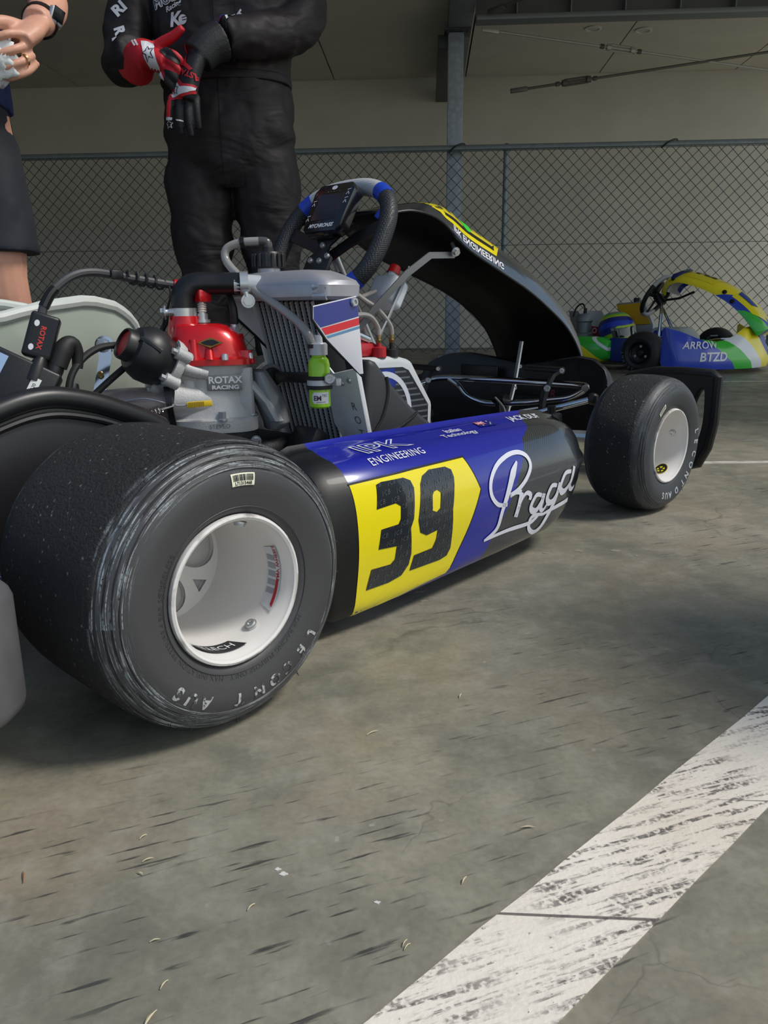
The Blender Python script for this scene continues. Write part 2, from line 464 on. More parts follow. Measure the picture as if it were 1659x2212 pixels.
# chain-link fence
wirem = mat('fence_wire', (74, 84, 88), .5, .35)
fpost = mat('fence_post', (136, 146, 152), .45, .5, noise=.1, nscale=30)
fe = back(empty('chain_link_fence'))
FX0, FX1, FZ0, FZ1 = -3.35, 3.7, .055, 1.515
W_ = []
pit = .0815
hgt = FZ1 - FZ0
k0 = int((FX0 - hgt) / pit)
for s in (1, -1):
    k = FX0 - hgt
    while k < FX1 + hgt:
        xa, xb = (k, k + hgt * s)
        za, zb = FZ0, FZ1
        def clip(x0, z0, x1, z1):
            lo, hi = 0., 1.
            for lim, sg in ((FX0, 1), (FX1, -1)):
                d0, d1 = (x0 - lim) * sg, (x1 - lim) * sg
                if d0 < 0 and d1 < 0: return None
                if d0 < 0: lo = max(lo, d0 / (d0 - d1))
                if d1 < 0: hi = min(hi, d0 / (d0 - d1))
            if hi - lo < .02: return None
            return (x0 + (x1 - x0) * lo, z0 + (z1 - z0) * lo, x0 + (x1 - x0) * hi, z0 + (z1 - z0) * hi)
        q = clip(xa, za, xb, zb)
        if q: W_.append(tube([(q[0], .002 * s, q[1]), (q[2], .002 * s, q[3])], .0024, 5, caps=False))
        k += pit
ob('wire_mesh', merge(*W_), wirem, fe, fix=False, kind='stuff')
ob('top_rail', tube([(FX0, 0, 1.53), (FX1, 0, 1.53)], .02, 10), fpost, fe)
for z in (1.505, .845, .075): ob('tension_wire', tube([(FX0, -.006, z), (FX1, -.006, z)], .0022, 5), wirem, fe)
for x in (-1.53, .935, 2.985):
    po = ob('fence_post', tube([(x, .035, 0), (x, .035, 1.54)], .021, 12), fpost, fe)
    ob('post_cap', lathe([(0, .026), (.02, .026), (.032, .012), (.034, .0005)], (x, .035, 1.53), (0, 0, 1), 12), fpost, po)
for x in (.56, -.9, 2.1): ob('tie_wire', tube([(x - .05, -.01, 1.5), (x, -.03, 1.54), (x + .06, -.005, 1.556), (x + .07, .02, 1.52)], .006, 6, 4), mat('black_tie', (30, 32, 34), .5), fe)
tag(fe, 'tall chain-link fence with a round top rail across the back of the shed', 'fence')
# ================================================================ the racing kart (x = its right side, y = forward, z = up)
KART = empty('racing_kart', (-.6285, 1.1391, 0), R(-43.358))
tag(KART, 'blue, yellow and black racing kart number 39 with red cylinder head in the foreground', 'kart')
def kob(name, g, m, parent=None, **k): return ob(name, g, m, parent or KART, **k)

blackp = mat('black_plastic', (24, 24, 26), .42, noise=.1, nscale=40, bump=.03, bscale=400)
blacks = mat('black_satin', (20, 20, 22), .35)
rubber = mat('black_rubber', (26, 26, 27), .6)
alu = mat('aluminium', (200, 202, 204), .4, .3, noise=.05, nscale=60)
cast = mat('cast_alloy', (182, 182, 183), .55, .25, noise=.06, nscale=50, bump=.12, bscale=500)
chrome = mat('chrome', (205, 208, 212), .12, 1.)
steel = mat('zinc_steel', (196, 198, 200), .28, .75)
whitep = mat('white_print', (226, 226, 232), .4)
bluep = mat('royal_blue', (20, 32, 150), .22, coat=.8)
yellowp = mat('race_yellow', (240, 222, 22), .25, coat=.7)
redp = mat('red_anodised', (196, 14, 22), .28, .25, coat=.5)

# ---------------- wheels
def tyre_mat(name, R0, side, scuff):
    t = NT(name, .6)
    s = t.sep(); r = t.math('SQRT', t.math('ADD', t.math('POWER', s[1], 2.), t.math('POWER', s[2], 2.)))
    ax = t.math('ABSOLUTE', s[0])
    tread = t.rng(r, R0 * .955, R0 * .975)
    g1 = t.noise(330, 4, rough=.65); g2 = t.noise(70, 3); ang = t.math('ARCTAN2', s[2], s[1])
    cv = t.t.nodes.new('ShaderNodeCombineXYZ'); t.L(t.math('MULTIPLY', ang, 3.), cv.inputs[0]); t.L(t.math('MULTIPLY', r, 900.), cv.inputs[1])
    n = t.t.nodes.new('ShaderNodeTexNoise'); n.inputs['Scale'].default_value = 1.; n.inputs['Detail'].default_value = 5; t.L(cv.outputs[0], n.inputs['Vector'])
    band = t.math('MULTIPLY', t.rng(r, R0 * .79, R0 * .83), t.rng(r, R0 * .965, R0 * .985, 1, 0))
    sc = t.math('MULTIPLY', t.math('MULTIPLY', t.rng(n.outputs[0], .53, .62), t.rng(g1, .34, .50)), band)
    base = t.mix(t.math('MULTIPLY', tread, t.rng(g1, .4, .6)), side, (22, 22, 23))
    base = t.mix(t.math('MULTIPLY', tread, .75), base, (30, 30, 31))
    c = t.mix(t.math('MULTIPLY', sc, scuff), base, (168, 176, 180))
    vo = t.voro(115)
    spk = t.math('MULTIPLY', t.math('MULTIPLY', t.rng(vo, .0, .2, 1, 0), t.rng(g2, .47, .52)), tread)
    c = t.mix(t.math('MULTIPLY', spk, .9), c, (170, 166, 152))
    t.color(c)
    t.L(t.math('ADD', t.math('MULTIPLY', tread, .22), .5), t.b.inputs['Roughness'])
    t.bump(t.math('MULTIPLY', t.math('ADD', g1, t.math('MULTIPLY', g2, .5)), t.math('ADD', t.math('MULTIPLY', tread, 1.), .04)), 1., .0045)
    return t.m
tm_r = tyre_mat('tyre_rear', .1395, (66, 66, 68), .85)
tm_f = tyre_mat('tyre_front', .1307, (54, 57, 61), .18)
rimm = NT('rim_white', .38)
rn = rimm.noise(30, 5); rr_ = rimm.sep(); rad = rimm.math('SQRT', rimm.math('ADD', rimm.math('POWER', rr_[1], 2.), rimm.math('POWER', rr_[2], 2.)))
dirt = rimm.math('MULTIPLY', rimm.rng(rn, .5, .6), rimm.rng(rad, .067, .07))
rimm.color(rimm.mix(rimm.math('MULTIPLY', dirt, .6), (222, 219, 216), (86, 76, 68))); rimm = rimm.m
rimin = mat('rim_recess', (196, 194, 192), .5)
worn = NT('worn_white_print', .6)
worn.color(worn.mix(worn.rng(worn.noise(160, 4), .47, .53), (176, 178, 178), (70, 70, 72))); worn = worn.m
sidep = mat('tyre_white_print', (172, 178, 186), .55)
emb_r = mat('tyre_emboss', (62, 62, 64), .55)

def polar(g, r0, phi, surf, L=.004, inward=False):
    V, F = fine(g, L); out = []
    for v in V:
        if inward: a = phi + v.x / r0; r = r0 - v.y
        else: a = phi - v.x / r0; r = r0 + v.y
        out.append(Vector((surf(r), r * math.cos(a), r * math.sin(a))))
    return out, F
def barrel(g, phi, xa, r, L=.004, turn=False):
    """wrap on the inside of the barrel; flat x runs along the arc, flat y towards the mouth"""
    V, F = fine(g, L); return [Vector((xa + v.y, r * math.cos(phi + v.x / r), r * math.sin(phi + v.x / r))) for v in V], F

def wheel(name, R0, w, rl, depth, tm, rear):
    h = w / 2
    if rear:
        pr = [(h - .012, .0705), (h - .008, .074), (h - .0055, .0775), (h - .0052, .079), (h - .003, .088), (h, .100), (h - .0008, .108), (h - .0030, .1135), (h - .0020, .1142), (h - .0038, .1185),
              (h - .0058, .1192), (h - .0052, .1205), (h - .0075, .1235), (h - .0098, .1240), (h - .0092, .1256), (h - .0120, .1284), (h - .0150, .1288),
              (h - .0142, .1304), (h - .0175, .1328), (h - .0205, .1332), (h - .0210, .1346), (h - .030, .1372), (h - .045, .1388), (h - .07, .1394), (0, R0)]
    else:
        pr = [(h - .010, .0705), (h - .007, .074), (h - .005, .078), (h - .0045, .0795), (h - .002, .088), (h, .098), (h - .001, .106), (h - .0035, .112), (h - .0042, .1122),
              (h - .0062, .1155), (h - .0072, .1155), (h - .0095, .1185), (h - .0108, .1185), (h - .0135, .1215), (h - .018, .1248), (h - .026, .1276), (h - .04, .1298), (0, R0)]
    full = pr + [(-a, r) for a, r in reversed(pr[:-1])]
    full = full + [(-h + .02, .066), (h - .02, .066)]
    d = depth
    rp = [(h - .018, .0655), (h - .0125, .0705), (h - .0085, .0716), (h - .0055, .0708), (h - .0045, .0685), (h - .006, .0662), (h - .010, .0655), (h - .013, .0635),
          (h - .03, .0625), (h - d, .0600), (h - d - .001, .058), (h - d - .008, .058), (h - d - .008, .064), (-h + .012, .0655), (-h + .006, .0716), (-h + .004, .069), (-h + .012, .062), (h - d - .02, .058)]
    rim = kob(name, lathe([(a, r) for a, r in rp], (0, 0, 0), (1, 0, 0), 64), rimm, sharp=40, fix=True)
    def sv(r):
        for (a0, r0), (a1, r1) in zip(pr, pr[1:]):
            if r0 <= r <= r1: return a0 + (a1 - a0) * (r - r0) / max(r1 - r0, 1e-6) + .0005
        return h + .0005
    ob('tyre', lathe(full, (0, 0, 0), (1, 0, 0), 128, close=True), tm, rim, sharp=28)
    # hub disc with windows
    circ = [(.0605 * math.cos(R(a)), .0605 * math.sin(R(a))) for a in range(0, 360, 6)]
    holes = []
    DX = frame((h - d, 0, 0), (0, 1, 0), (0, 0, 1))
    if rear:
        for k in range(3):
            a = R(18 + 120 * k); ca, sa = math.cos(a), math.sin(a)
            lobe = [(.034 + .0225 * math.cos(R(t)), .0245 * math.sin(R(t)) * (1 + .18 * math.cos(R(t)))) for t in range(0, 360, 12)]
            holes.append([(x * ca - y * sa, x * sa + y * ca) for x, y in lobe])
            a = R(-42 + 120 * k); ca, sa = math.cos(a), math.sin(a)
            holes.append([(x * ca - y * sa, x * sa + y * ca) for x, y in ((.036, 0), (.052, .0075), (.052, -.0075))])
        g = flat_polys([circ] + holes)
        ob('hub_disc', merge(put(g, DX), put(g, DX @ Matrix.Translation((0, 0, -.006)))), rimm, rim, fix=False)
        ob('brake_side', prism(circ, DX @ Matrix.Translation((0, 0, -.011)), .004), rimin, rim)
        ob('axle_hub', lathe([(-.03, .012), (-.002, .014), (.006, .013), (.008, .009), (.008, .0002)], (h - d, 0, 0), (1, 0, 0), 20), alu, rim)
    else:
        ob('hub_disc', prism(circ, DX @ Matrix.Translation((0, 0, -.004)), .004), rimm, rim)
        for k in range(3):
            a = R(35 + 120 * k); ob('wheel_nut', bolt((h - d, .031 * math.cos(a), .031 * math.sin(a)), (1, 0, 0), .0045, .006, False), steel, rim)
        ob('axle_nut', lathe([(0, .010), (.004, .010), (.006, .007), (.006, .0002)], (h - d, 0, 0), (1, 0, 0), 16), rimin, rim)
    rng_ = lathe([(sv(.0788), .0784), (sv(.0788) + .0006, .0788), (sv(.0792), .0793)], (0, 0, 0), (1, 0, 0), 72)
    if rear:
        ob('bead_ring', rng_, emb_r, rim)
        ob('sidewall_lettering', merge(polar(flat_text('FOR RACING PURPOSE ONLY   MAX INFLATION PRESSURE 4 BAR 58 PSI', .0068, space=1.12), .0815, R(-117), sv), polar(flat_text('TUBELESS', .0075, space=1.15), .082, R(155), sv)), emb_r, rim, fix=False, label='embossed lettering around the tyre bead')
        ob('brand_lettering', merge(*[polar(flat_text(ch, .017, bold=.0006), .1035, R(a), sv) for ch, a in zip('LECONT', (-40, -50, -62, -72, -83, -96))]), worn, rim, fix=False, label='half worn white brand lettering', kind='stuff')
        ob('country_lettering', merge(*[polar(flat_text(ch, .017, bold=.0006), .1035, R(a), sv) for ch, a in zip('AUS', (-117, -126, -135))]), worn, rim, fix=False, kind='stuff')
        lab = [(-.0125, -.0056), (.0125, -.0056), (.0125, .0056), (-.0125, .0056)]
        ob('barcode_label', polar(flat_polys([lab]), .1045, R(86), lambda r: sv(r) + .0003), mat('label_paper', (232, 230, 208), .6), rim, fix=False)
        bars = []; x = -.0108
        while x < .0105:
            ww = random.choice((.0003, .0005, .0008)); bars.append(flat_polys([[(x, -.0012), (x + ww, -.0012), (x + ww, .0045), (x, .0045)]])); x += ww + random.choice((.0003, .0005, .0007))
        bars.append(put(flat_text('L71315468', .0042, bold=.00008), Matrix.Translation((0, -.0034, 0))))
        ob('barcode_print', polar(merge(*bars), .1045, R(86), lambda r: sv(r) + .0006), blacks, rim, fix=False)
        # barrel stickers, bead bolt, slot
        qz = [(-.021, -.0105), (.0135, -.0105), (.0215, .0085), (-.018, .0085)]
        ob('sticker', barrel(flat_polys([[(-.034, -.012), (.026, -.012), (.031, .008), (-.038, .008)]]), R(-4), h - .03, .0614), mat('sticker_grey', (206, 208, 212), .4), rim, fix=False, label='grey and red wheel maker sticker inside the rim')
        bars = [flat_polys([[(-.021 + i * .0085, -.0098), (-.0155 + i * .0085, -.0098), (-.0155 + i * .0085, .0012), (-.021 + i * .0085, .0012)]]) for i in range(5)]
        ob('sticker_bars', barrel(merge(*bars), R(-4), h - .03, .0609), mat('sticker_dark', (150, 154, 160), .4), rim, fix=False)
        ob('sticker_print', merge(barrel(flat_polys([[(-.031, .0024), (-.006, .0024), (-.005, .0062), (-.034, .0062)]]), R(-4), h - .03, .0608), barrel(put(flat_text('AMV WHEELS', .0066, bold=.0001, shear=.3), Matrix.Translation((.011, .0046, 0))), R(-4), h - .03, .0608)), mat('print_red', (176, 24, 36), .4), rim, fix=False)
        ob('sticker', barrel(flat_polys([[(-.034, -.010), (.018, -.010), (.026, .010), (-.034, .010)]]), R(-101), h - .028, .0614), mat('sticker_black', (40, 40, 42), .4), rim, fix=False, label='black sticker inside the rim')
        ob('sticker_print', barrel(put(flat_text('HITECH', .013), Matrix.Translation((-.006, 0, 0))), R(-101), h - .028, .0608), whitep, rim, fix=False)
        for ph, dd in ((-58, .035), (74, .022)):
            q = Vector((h - dd, .0612 * math.cos(R(ph)), .0612 * math.sin(R(ph)))); nd = Vector((0, -math.cos(R(ph)), -math.sin(R(ph))))
            ob('bead_bolt', lathe([(-.001, .0066), (.0012, .0066), (.0016, .0054), (.0035, .005), (.0035, .0024), (.002, .0022), (.002, .0001)], q, nd, 16), steel, rim)
    else:
        ob('brand_lettering', merge(*[polar(flat_text(ch, .017, bold=.0006), .095, R(a), sv) for ch, a in zip('LECONTDAUS', (12, -1, -16, -30, -44, -56, -72, -88, -97, -106))]), sidep, rim, fix=False, label='white brand lettering on the sidewall', kind='stuff')
        lab = [(-.0125, -.0045), (.0125, -.0045), (.0125, .0045), (-.0125, .0045)]
        ob('barcode_label', polar(flat_polys([lab]), .096, R(130), lambda r: sv(r) + .0003), mat('label_paper', (232, 230, 208), .6), rim, fix=False)
        bars = [flat_polys([[(-.0105 + i * .0015, -.001), (-.0098 + i * .0015, -.001), (-.0098 + i * .0015, .0035), (-.0105 + i * .0015, .0035)]]) for i in range(14)]
        ob('barcode_print', polar(merge(*bars), .096, R(130), lambda r: sv(r) + .0006), blacks, rim, fix=False)
        ov = lambda a_, b_: [(a_ * math.cos(R(a)), b_ * math.sin(R(a))) for a in range(0, 360, 15)]
        ob('sticker', barrel(flat_polys([ov(.0165, .0125)]), R(-62), h - .036, .0612), yellowp, rim, fix=False, label='round yellow sticker inside the rim')
        k3 = [flat_polys([ov(.0155, .0117), ov(.0090, .0075)])] + [stroke([(0, 0), (.010 * math.cos(R(a)), .009 * math.sin(R(a)))], .003, 0) for a in (20, 90, 160, 235, 305)]
        ob('sticker_print', barrel(merge(*k3), R(-62), h - .036, .0608), blacks, rim, fix=False)
        ph = R(14); q = Vector((h - .034, .0612 * math.cos(ph), .0612 * math.sin(ph))); ob('bead_bolt', lathe([(-.001, .0066), (.0012, .0066), (.0016, .0054), (.0035, .005), (.0035, .0024), (.002, .0022), (.002, .0001)], q, (0, -math.cos(ph), -math.sin(ph)), 16), steel, rim)
    # moulding whiskers along the shoulder
    wh = []
    for i in range(46 if rear else 26):
        a = random.uniform(0, 6.283); r = random.choice((.1235, .1312, .1345)) if rear else random.choice((.114, .1215))
        p0 = Vector((sv(r) - .001, r * math.cos(a), r * math.sin(a))); q = p0 + Vector((random.uniform(.001, .003), random.uniform(-.002, .002), random.uniform(-.003, .002))) + Vector((0, math.cos(a), math.sin(a))) * random.uniform(.0005, .003)
        wh.append(tube([p0, p0.lerp(q, .6), q], .00035, 4))
    ob('moulding_whiskers', merge(*wh), rubber, rim, kind='stuff')
    return rim
rw = wheel('rear_wheel', .1395, .2233, .0716, .125, tm_r, True)
rw.location = (.5752, 0, .1395)
rw2 = copy_tree(rw, KART); rw2.location = (-.5752, 0, .1395); rw2.rotation_euler = (0, 0, math.pi)
fw = wheel('front_wheel', .1307, .1294, .0716, .080, tm_f, False)
fw.location = (.5744, 1.045, .1307); fw.rotation_euler = (0, R(1), R(-2))
fw2 = copy_tree(fw, KART); fw2.location = (-.5744, 1.045, .1307); fw2.rotation_euler = (0, R(-1), math.pi - R(2))

# ---------------- side pod
carbon = NT('carbon_weave', .28, coat=.9)
mp = carbon.mapping(rot=(R(8), 0, 0))
ss = carbon.sep(mp)
wv = carbon.math('SINE', carbon.math('MULTIPLY', ss[1], 1150.)); wv2 = carbon.math('SINE', carbon.math('MULTIPLY', ss[2], 1000.))
wm = carbon.math('MULTIPLY', wv, wv2)
cw = carbon.mix(carbon.rng(wm, -.3, .3), (24, 26, 29), (56, 62, 68))
carbon.color(cw)
carbon = carbon.m
# printed pod skin: black moulded end, blue sheet, carbon-look front (flat print, placed by position along the pod)
ps_ = NT('pod_skin', .25, coat=.9)
mp = ps_.mapping(rot=(R(8), 0, 0)); ss = ps_.sep(mp)
wm = ps_.math('MULTIPLY', ps_.math('SINE', ps_.math('MULTIPLY', ss[1], 1150.)), ps_.math('SINE', ps_.math('MULTIPLY', ss[2], 1000.)))
cw = ps_.mix(ps_.rng(wm, -.3, .3), (24, 26, 29), (56, 62, 68))
s0 = ps_.sep()
yb = ps_.math('SUBTRACT', s0[1], ps_.math('MULTIPLY', s0[2], .764)); yb = ps_.math('SUBTRACT', yb, ps_.math('MULTIPLY', ps_.math('MAXIMUM', ps_.math('SUBTRACT', s0[2], .197), 0.), 3.))
cc = ps_.mix(ps_.math('GREATER_THAN', yb, .4395), (20, 30, 150), cw)
lip = ps_.math('GREATER_THAN', s0[1], .2215)
ps_.color(ps_.mix(lip, (9, 9, 10), cc)); ps_.L(ps_.rng(lip, 0, 1, .05, .9), ps_.b.inputs['Coat Weight']); ps_.L(ps_.rng(lip, 0, 1, .45, .25), ps_.b.inputs['Roughness'])
def pod_ring(y, xo, xi, zb, zt, rise=.014):
    P = [(xi, zb + .02), (xi + .012, zb), (xo - .045, zb), (xo - .014, zb + .008), (xo - .005, zb + .045), (xo, (zb + zt) * .5), (xo - .004, zt - .048), (xo - .016, zt - .018),
         (xo - .036, zt), (xo - .062, zt + rise * .55), (xi + .014, zt + rise), (xi, zt + rise - .010)]
    return [Vector((p.x, y, p.y)) for p in catmull([Vector((a, b, 0)) for a, b in P], 4, True)]
PODR = [(.168, .580, .522, .045, .170), (.172, .592, .516, .030, .192), (.182, .607, .516, .022, .205), (.195, .612, .516, .018, .209), (.30, .620, .516, .022, .2095), (.42, .622, .516, .028, .2085), (.52, .620, .516, .030, .208),
        (.60, .616, .516, .031, .207), (.66, .614, .516, .034, .206), (.70, .611, .516, .043, .205), (.74, .605, .516, .058, .202), (.775, .596, .516, .078, .195), (.80, .582, .516, .098, .184), (.818, .560, .516, .117, .169), (.827, .545, .520, .134, .150)]
pod_g = loft([pod_ring(*q) for q in PODR])
pod = kob('side_pod', pod_g, ps_.m)
pt = bvh(pod_g)
# ---------------- pod graphics
SIDE = frame((.62, 0, 0), (0, 1, 0), (0, 0, 1))
TOPF = frame((.55, 0, .21), (0, 1, 0), (-1, 0, 0))
def on_side(name, g, m, off, L=.012, **k): return ob(name, wrap(g, SIDE, pt, off, L), m, pod, fix=False, **k)
def on_top(name, s, size, y, x, m, off=.0011, **k):
    g = put(flat_text(s, size, **k), Matrix.Translation((y, .55 - x, 0)))
    return ob(name, wrap(g, TOPF, pt, off, .01), m, pod, fix=False)
YEL = [(.2210, .1885), (.262, .1895), (.33, .1912), (.4302, .1922), (.4521, .1468), (.3960, .0475), (.3878, .0400), (.34, .036), (.28, .030), (.2363, .0255), (.2200, .0215), (.2210, .06), (.2212, .103), (.2212, .141)]
on_side('number_panel', flat_polys([YEL]), yellowp, .0008, .01, label='yellow number panel')
on_side('panel_outline', stroke([(.2195, .1892), (.33, .192), (.4306, .1930), (.4530, .1468), (.3962, .0470)], .0022, 0), blacks, .0010, .01)
three = [(0.2597, 0.1832), (0.2688, 0.1851), (0.3053, 0.1850), (0.3162, 0.1801), (0.3192, 0.1708), (0.3126, 0.1333), (0.3064, 0.1228), (0.3091, 0.0885), (0.3061, 0.0743), (0.2947, 0.0622), (0.2734, 0.0577), (0.2358, 0.0567), (0.2417, 0.0829), (0.2732, 0.0824), (0.2803, 0.0880), (0.2820, 0.1044), (0.2518, 0.1063), (0.2567, 0.1304), (0.2852, 0.1317), (0.2896, 0.1377), (0.2915, 0.1532), (0.2838, 0.1579), (0.2523, 0.1556)]
nine = [(0.3321, 0.1732), (0.3395, 0.1820), (0.3550, 0.1871), (0.3871, 0.1863), (0.3972, 0.1814), (0.3986, 0.1719), (0.3892, 0.1303), (0.3892, 0.0769), (0.3833, 0.0677), (0.3688, 0.0648), (0.3093, 0.0647), (0.3148, 0.0846), (0.3500, 0.0862), (0.3564, 0.0974), (0.3581, 0.1094), (0.3367, 0.1067), (0.3241, 0.1131), (0.3208, 0.1292)]
hole9 = [(0.3510, 0.1563), (0.3546, 0.1604), (0.3614, 0.1615), (0.3676, 0.1570), (0.3637, 0.1375), (0.3563, 0.1336), (0.3483, 0.1369)]
numm = mat('number_black', (34, 38, 42), .22, coat=.8)
def inside(p, P):
    c = False; j = len(P) - 1
    for i in range(len(P)):
        if (P[i][1] > p[1]) != (P[j][1] > p[1]) and p[0] < (P[j][0] - P[i][0]) * (p[1] - P[i][1]) / (P[j][1] - P[i][1]) + P[i][0]: c = not c
        j = i
    return c
on_side('race_number', flat_polys([three]), numm, .0014, .01, label='black digit 3')
on_side('race_number', flat_polys([nine, hole9]), numm, .0014, .01, label='black digit 9')
pat = []
for r_ in range(13):
    for c_ in range(8):
        pat.append(put(flat_text('ICB', .0085, shear=.35, res=1, space=1.15), Matrix.Translation((.236 + c_ * .0235 + (r_ % 2) * .011, .060 + r_ * .0102, 0)) @ Matrix.Rotation(R(6), 4, 'Z')))
V, F = fine(merge(*pat), .004)
def okp(p): return inside(p, three) or (inside(p, nine) and not inside(p, hole9))
flag = [okp(v) for v in V]
on_side('number_pattern', (V, [f for f in F if all(flag[i] for i in f)]), mat('number_grey', (80, 84, 88), .3, coat=.6), .0019, .02, kind='stuff')
# script logo drawn as brush strokes
whp = mat('logo_white', (226, 228, 238), .3, coat=.6)
W1 = .0085
P_loop = [(0.5175, 0.1126), (0.4938, 0.1172), (0.4770, 0.1340), (0.4782, 0.1542), (0.4969, 0.1715), (0.5275, 0.1808), (0.5583, 0.1816), (0.5794, 0.1734), (0.5852, 0.1580), (0.5702, 0.1415), (0.5462, 0.1294), (0.5238, 0.1249)]
S = [(P_loop, [.0055, .0075, .006, .008, .007]), ([(0.5500, 0.1700), (0.5354, 0.1560), (0.5225, 0.1366), (0.5066, 0.1071), (0.4972, 0.0800), (0.4690, 0.0690)], [.003, .014, .012, .0085, .008, .003]),
     ([(0.4681, 0.0688), (0.5255, 0.0709), (0.5891, 0.0680), (0.6071, 0.0715), (0.6166, 0.0760)], [.004, .0065, .0065, .006]),
     ([(0.5558, 0.1236), (0.5515, 0.107), (0.5457, 0.0878)], [.011, .0105, .0105]), ([(0.5457, 0.0878), (0.5562, 0.1110), (0.5699, 0.1201), (0.5824, 0.1150), (0.5813, 0.1075)], [.003, .006, .006, .0085, .008]),
     ([(0.5238, 0.1249), (0.5413, 0.1263), (0.5558, 0.1236)], [.005, .006, .008]),
     ([(0.6175, 0.1078), (0.6008, 0.1109), (0.5880, 0.0962), (0.5946, 0.0875), (0.6075, 0.0862), (0.6199, 0.0985), (0.6242, 0.1094)], [.006, .008, .0105, .009, .005]), ([(0.6242, 0.1094), (0.6215, 0.098), (0.6200, 0.0867), (0.6286, 0.0813), (0.6381, 0.0889)], [.009, .0105, .0095, .006, .004]),
     ([(0.6628, 0.1156), (0.6463, 0.1171), (0.6358, 0.1014), (0.6431, 0.0910), (0.6561, 0.0914), (0.6674, 0.1028), (0.6729, 0.1182)], [.006, .008, .0105, .009, .005]), ([(0.6729, 0.1182), (0.6628, 0.0900), (0.6449, 0.0663), (0.6279, 0.0517), (0.6095, 0.0491), (0.5925, 0.0598), (0.5937, 0.0744), (0.6077, 0.0779), (0.6311, 0.0741)], [.009, .0105, .0085, .007, .0075, .009, .006, .005]),
     ([(0.6311, 0.0741), (0.6531, 0.0767), (0.685, .0785), (0.720, .0800)], [.005, .006, .0075, .0075]),
     ([(0.7132, 0.1296), (0.6907, 0.1299), (0.6762, 0.1117), (0.6846, 0.1009), (0.6983, 0.1013), (0.7165, 0.1131), (0.7254, 0.1359)], [.006, .008, .0115, .009, .005]), ([(0.7254, 0.1359), (0.72, .118), (0.7164, 0.1038), (0.7311, 0.0959), (0.7431, 0.0997)], [.009, .011, .0105, .007, .004])]
on_side('script_logo', merge(*[stroke(P, w, 8) for P, w in S]), whp, .0013, .01, label='white flowing script logo')
on_top('lettering', 'ENGINEERING', .0155, .320, .587, whp, xs=.98, space=1.05)
on_top('logo_outline', 'IPK', .034, .322, .5605, whp, .0010, bold=.0011, xs=1.75, shear=-.25)
on_top('logo_fill', 'IPK', .034, .322, .5605, bluep, .0014, bold=-.0004, xs=1.75, shear=-.25)
on_top('lettering', 'Italian', .0145, .474, .5525, whp, bold=.0002, xs=1.05)
on_top('lettering', 'Technology', .0145, .474, .566, whp, bold=.0002, xs=1.12)
on_top('driver_name', 'JACK DUF', .019, .668, .545, whp, bold=.0004, xs=1.0)
fl = [('flag_field', [[(.538, .004), (.580, .004), (.580, -.012), (.538, -.012)]], mat('flag_blue', (22, 30, 110), .3), .0010),
      ('flag_canton', [[(.539, .003), (.560, .003), (.560, -.006), (.539, -.006)]], mat('flag_red', (190, 60, 70), .3), .0013)]
for nme, P, m, off in fl: ob(nme, wrap(flat_polys(P), TOPF @ Matrix.Translation((0, .007, 0)), pt, off, .01), m, pod, fix=False)
ob('flag_cross', wrap(merge(stroke([(.539, -.0015), (.560, -.0015)], .0012, 0), stroke([(.5495, .003), (.5495, -.006)], .0012, 0), stroke([(.539, .003), (.560, -.006)], .0008, 0), stroke([(.539, -.006), (.560, .003)], .0008, 0), *[put(flat_polys([[(math.cos(R(a)) * (.0012 if a % 72 else .0018), math.sin(R(a)) * (.0012 if a % 72 else .0018)) for a in range(0, 360, 36)]]), Matrix.Translation((x, y, 0))) for x, y in ((.569, .001), (.573, -.004), (.568, -.008), (.549, -.009))]), TOPF @ Matrix.Translation((0, .007, 0)), pt, .0016, .01), whp, pod, fix=False)
pod2 = ob('side_pod', ([Vector((-v.x, v.y, v.z)) for v in pod_g[0]], [tuple(reversed(f)) for f in pod_g[1]]), ps_.m, KART)
# ---------------- frame, floor tray, axle
bluef = mat('frame_blue', (22, 38, 130), .3, coat=.5)
for s in (-1, 1):
    kob('frame_rail', tube([(s * .30, -.12, .075), (s * .32, .15, .055), (s * .34, .45, .05), (s * .30, .85, .05), (s * .24, 1.12, .055), (s * .22, 1.30, .06)], .016, 12, 6), bluef)
kob('frame_cross_tube', tube([(-.30, .30, .052), (.30, .30, .052)], .015, 10), bluef)
kob('frame_cross_tube', tube([(-.32, .62, .05), (.32, .62, .05)], .015, 10), bluef)
kob('frame_cross_tube', tube([(-.24, 1.13, .055), (.24, 1.13, .055)], .015, 10), bluef)
kob('floor_tray', bev(plate([(-.30, .50, .032), (.30, .50, .032), (.27, .95, .032), (.21, 1.32, .034), (-.21, 1.32, .034), (-.27, .95, .032)], (0, 0, 1), .004), .0015), mat('tray_dark', (40, 41, 44), .35, .6))
kob('rear_axle', tube([(-.50, 0, .1395), (.50, 0, .1395)], .025, 20), steel)
for s in (-1, 1):
    kob('front_axle', tube([(s * .53, 1.047, .1305), (s * .40, 1.047, .125), (s * .30, 1.06, .10), (s * .24, 1.10, .06)], .0125, 10, 4), steel)
    kob('kingpin_yoke', merge(rbox((s * .365, 1.05, .125), (.035, .04, .09), .006), cyl((s * .365, 1.05, .065), (s * .365, 1.05, .185), .009)), blacks)
kob('brake_line', tube([(.18, 1.15, .05), (.25, .95, .045), (.30, .72, .045), (.33, .5, .05)], .004, 8, 6), alu)
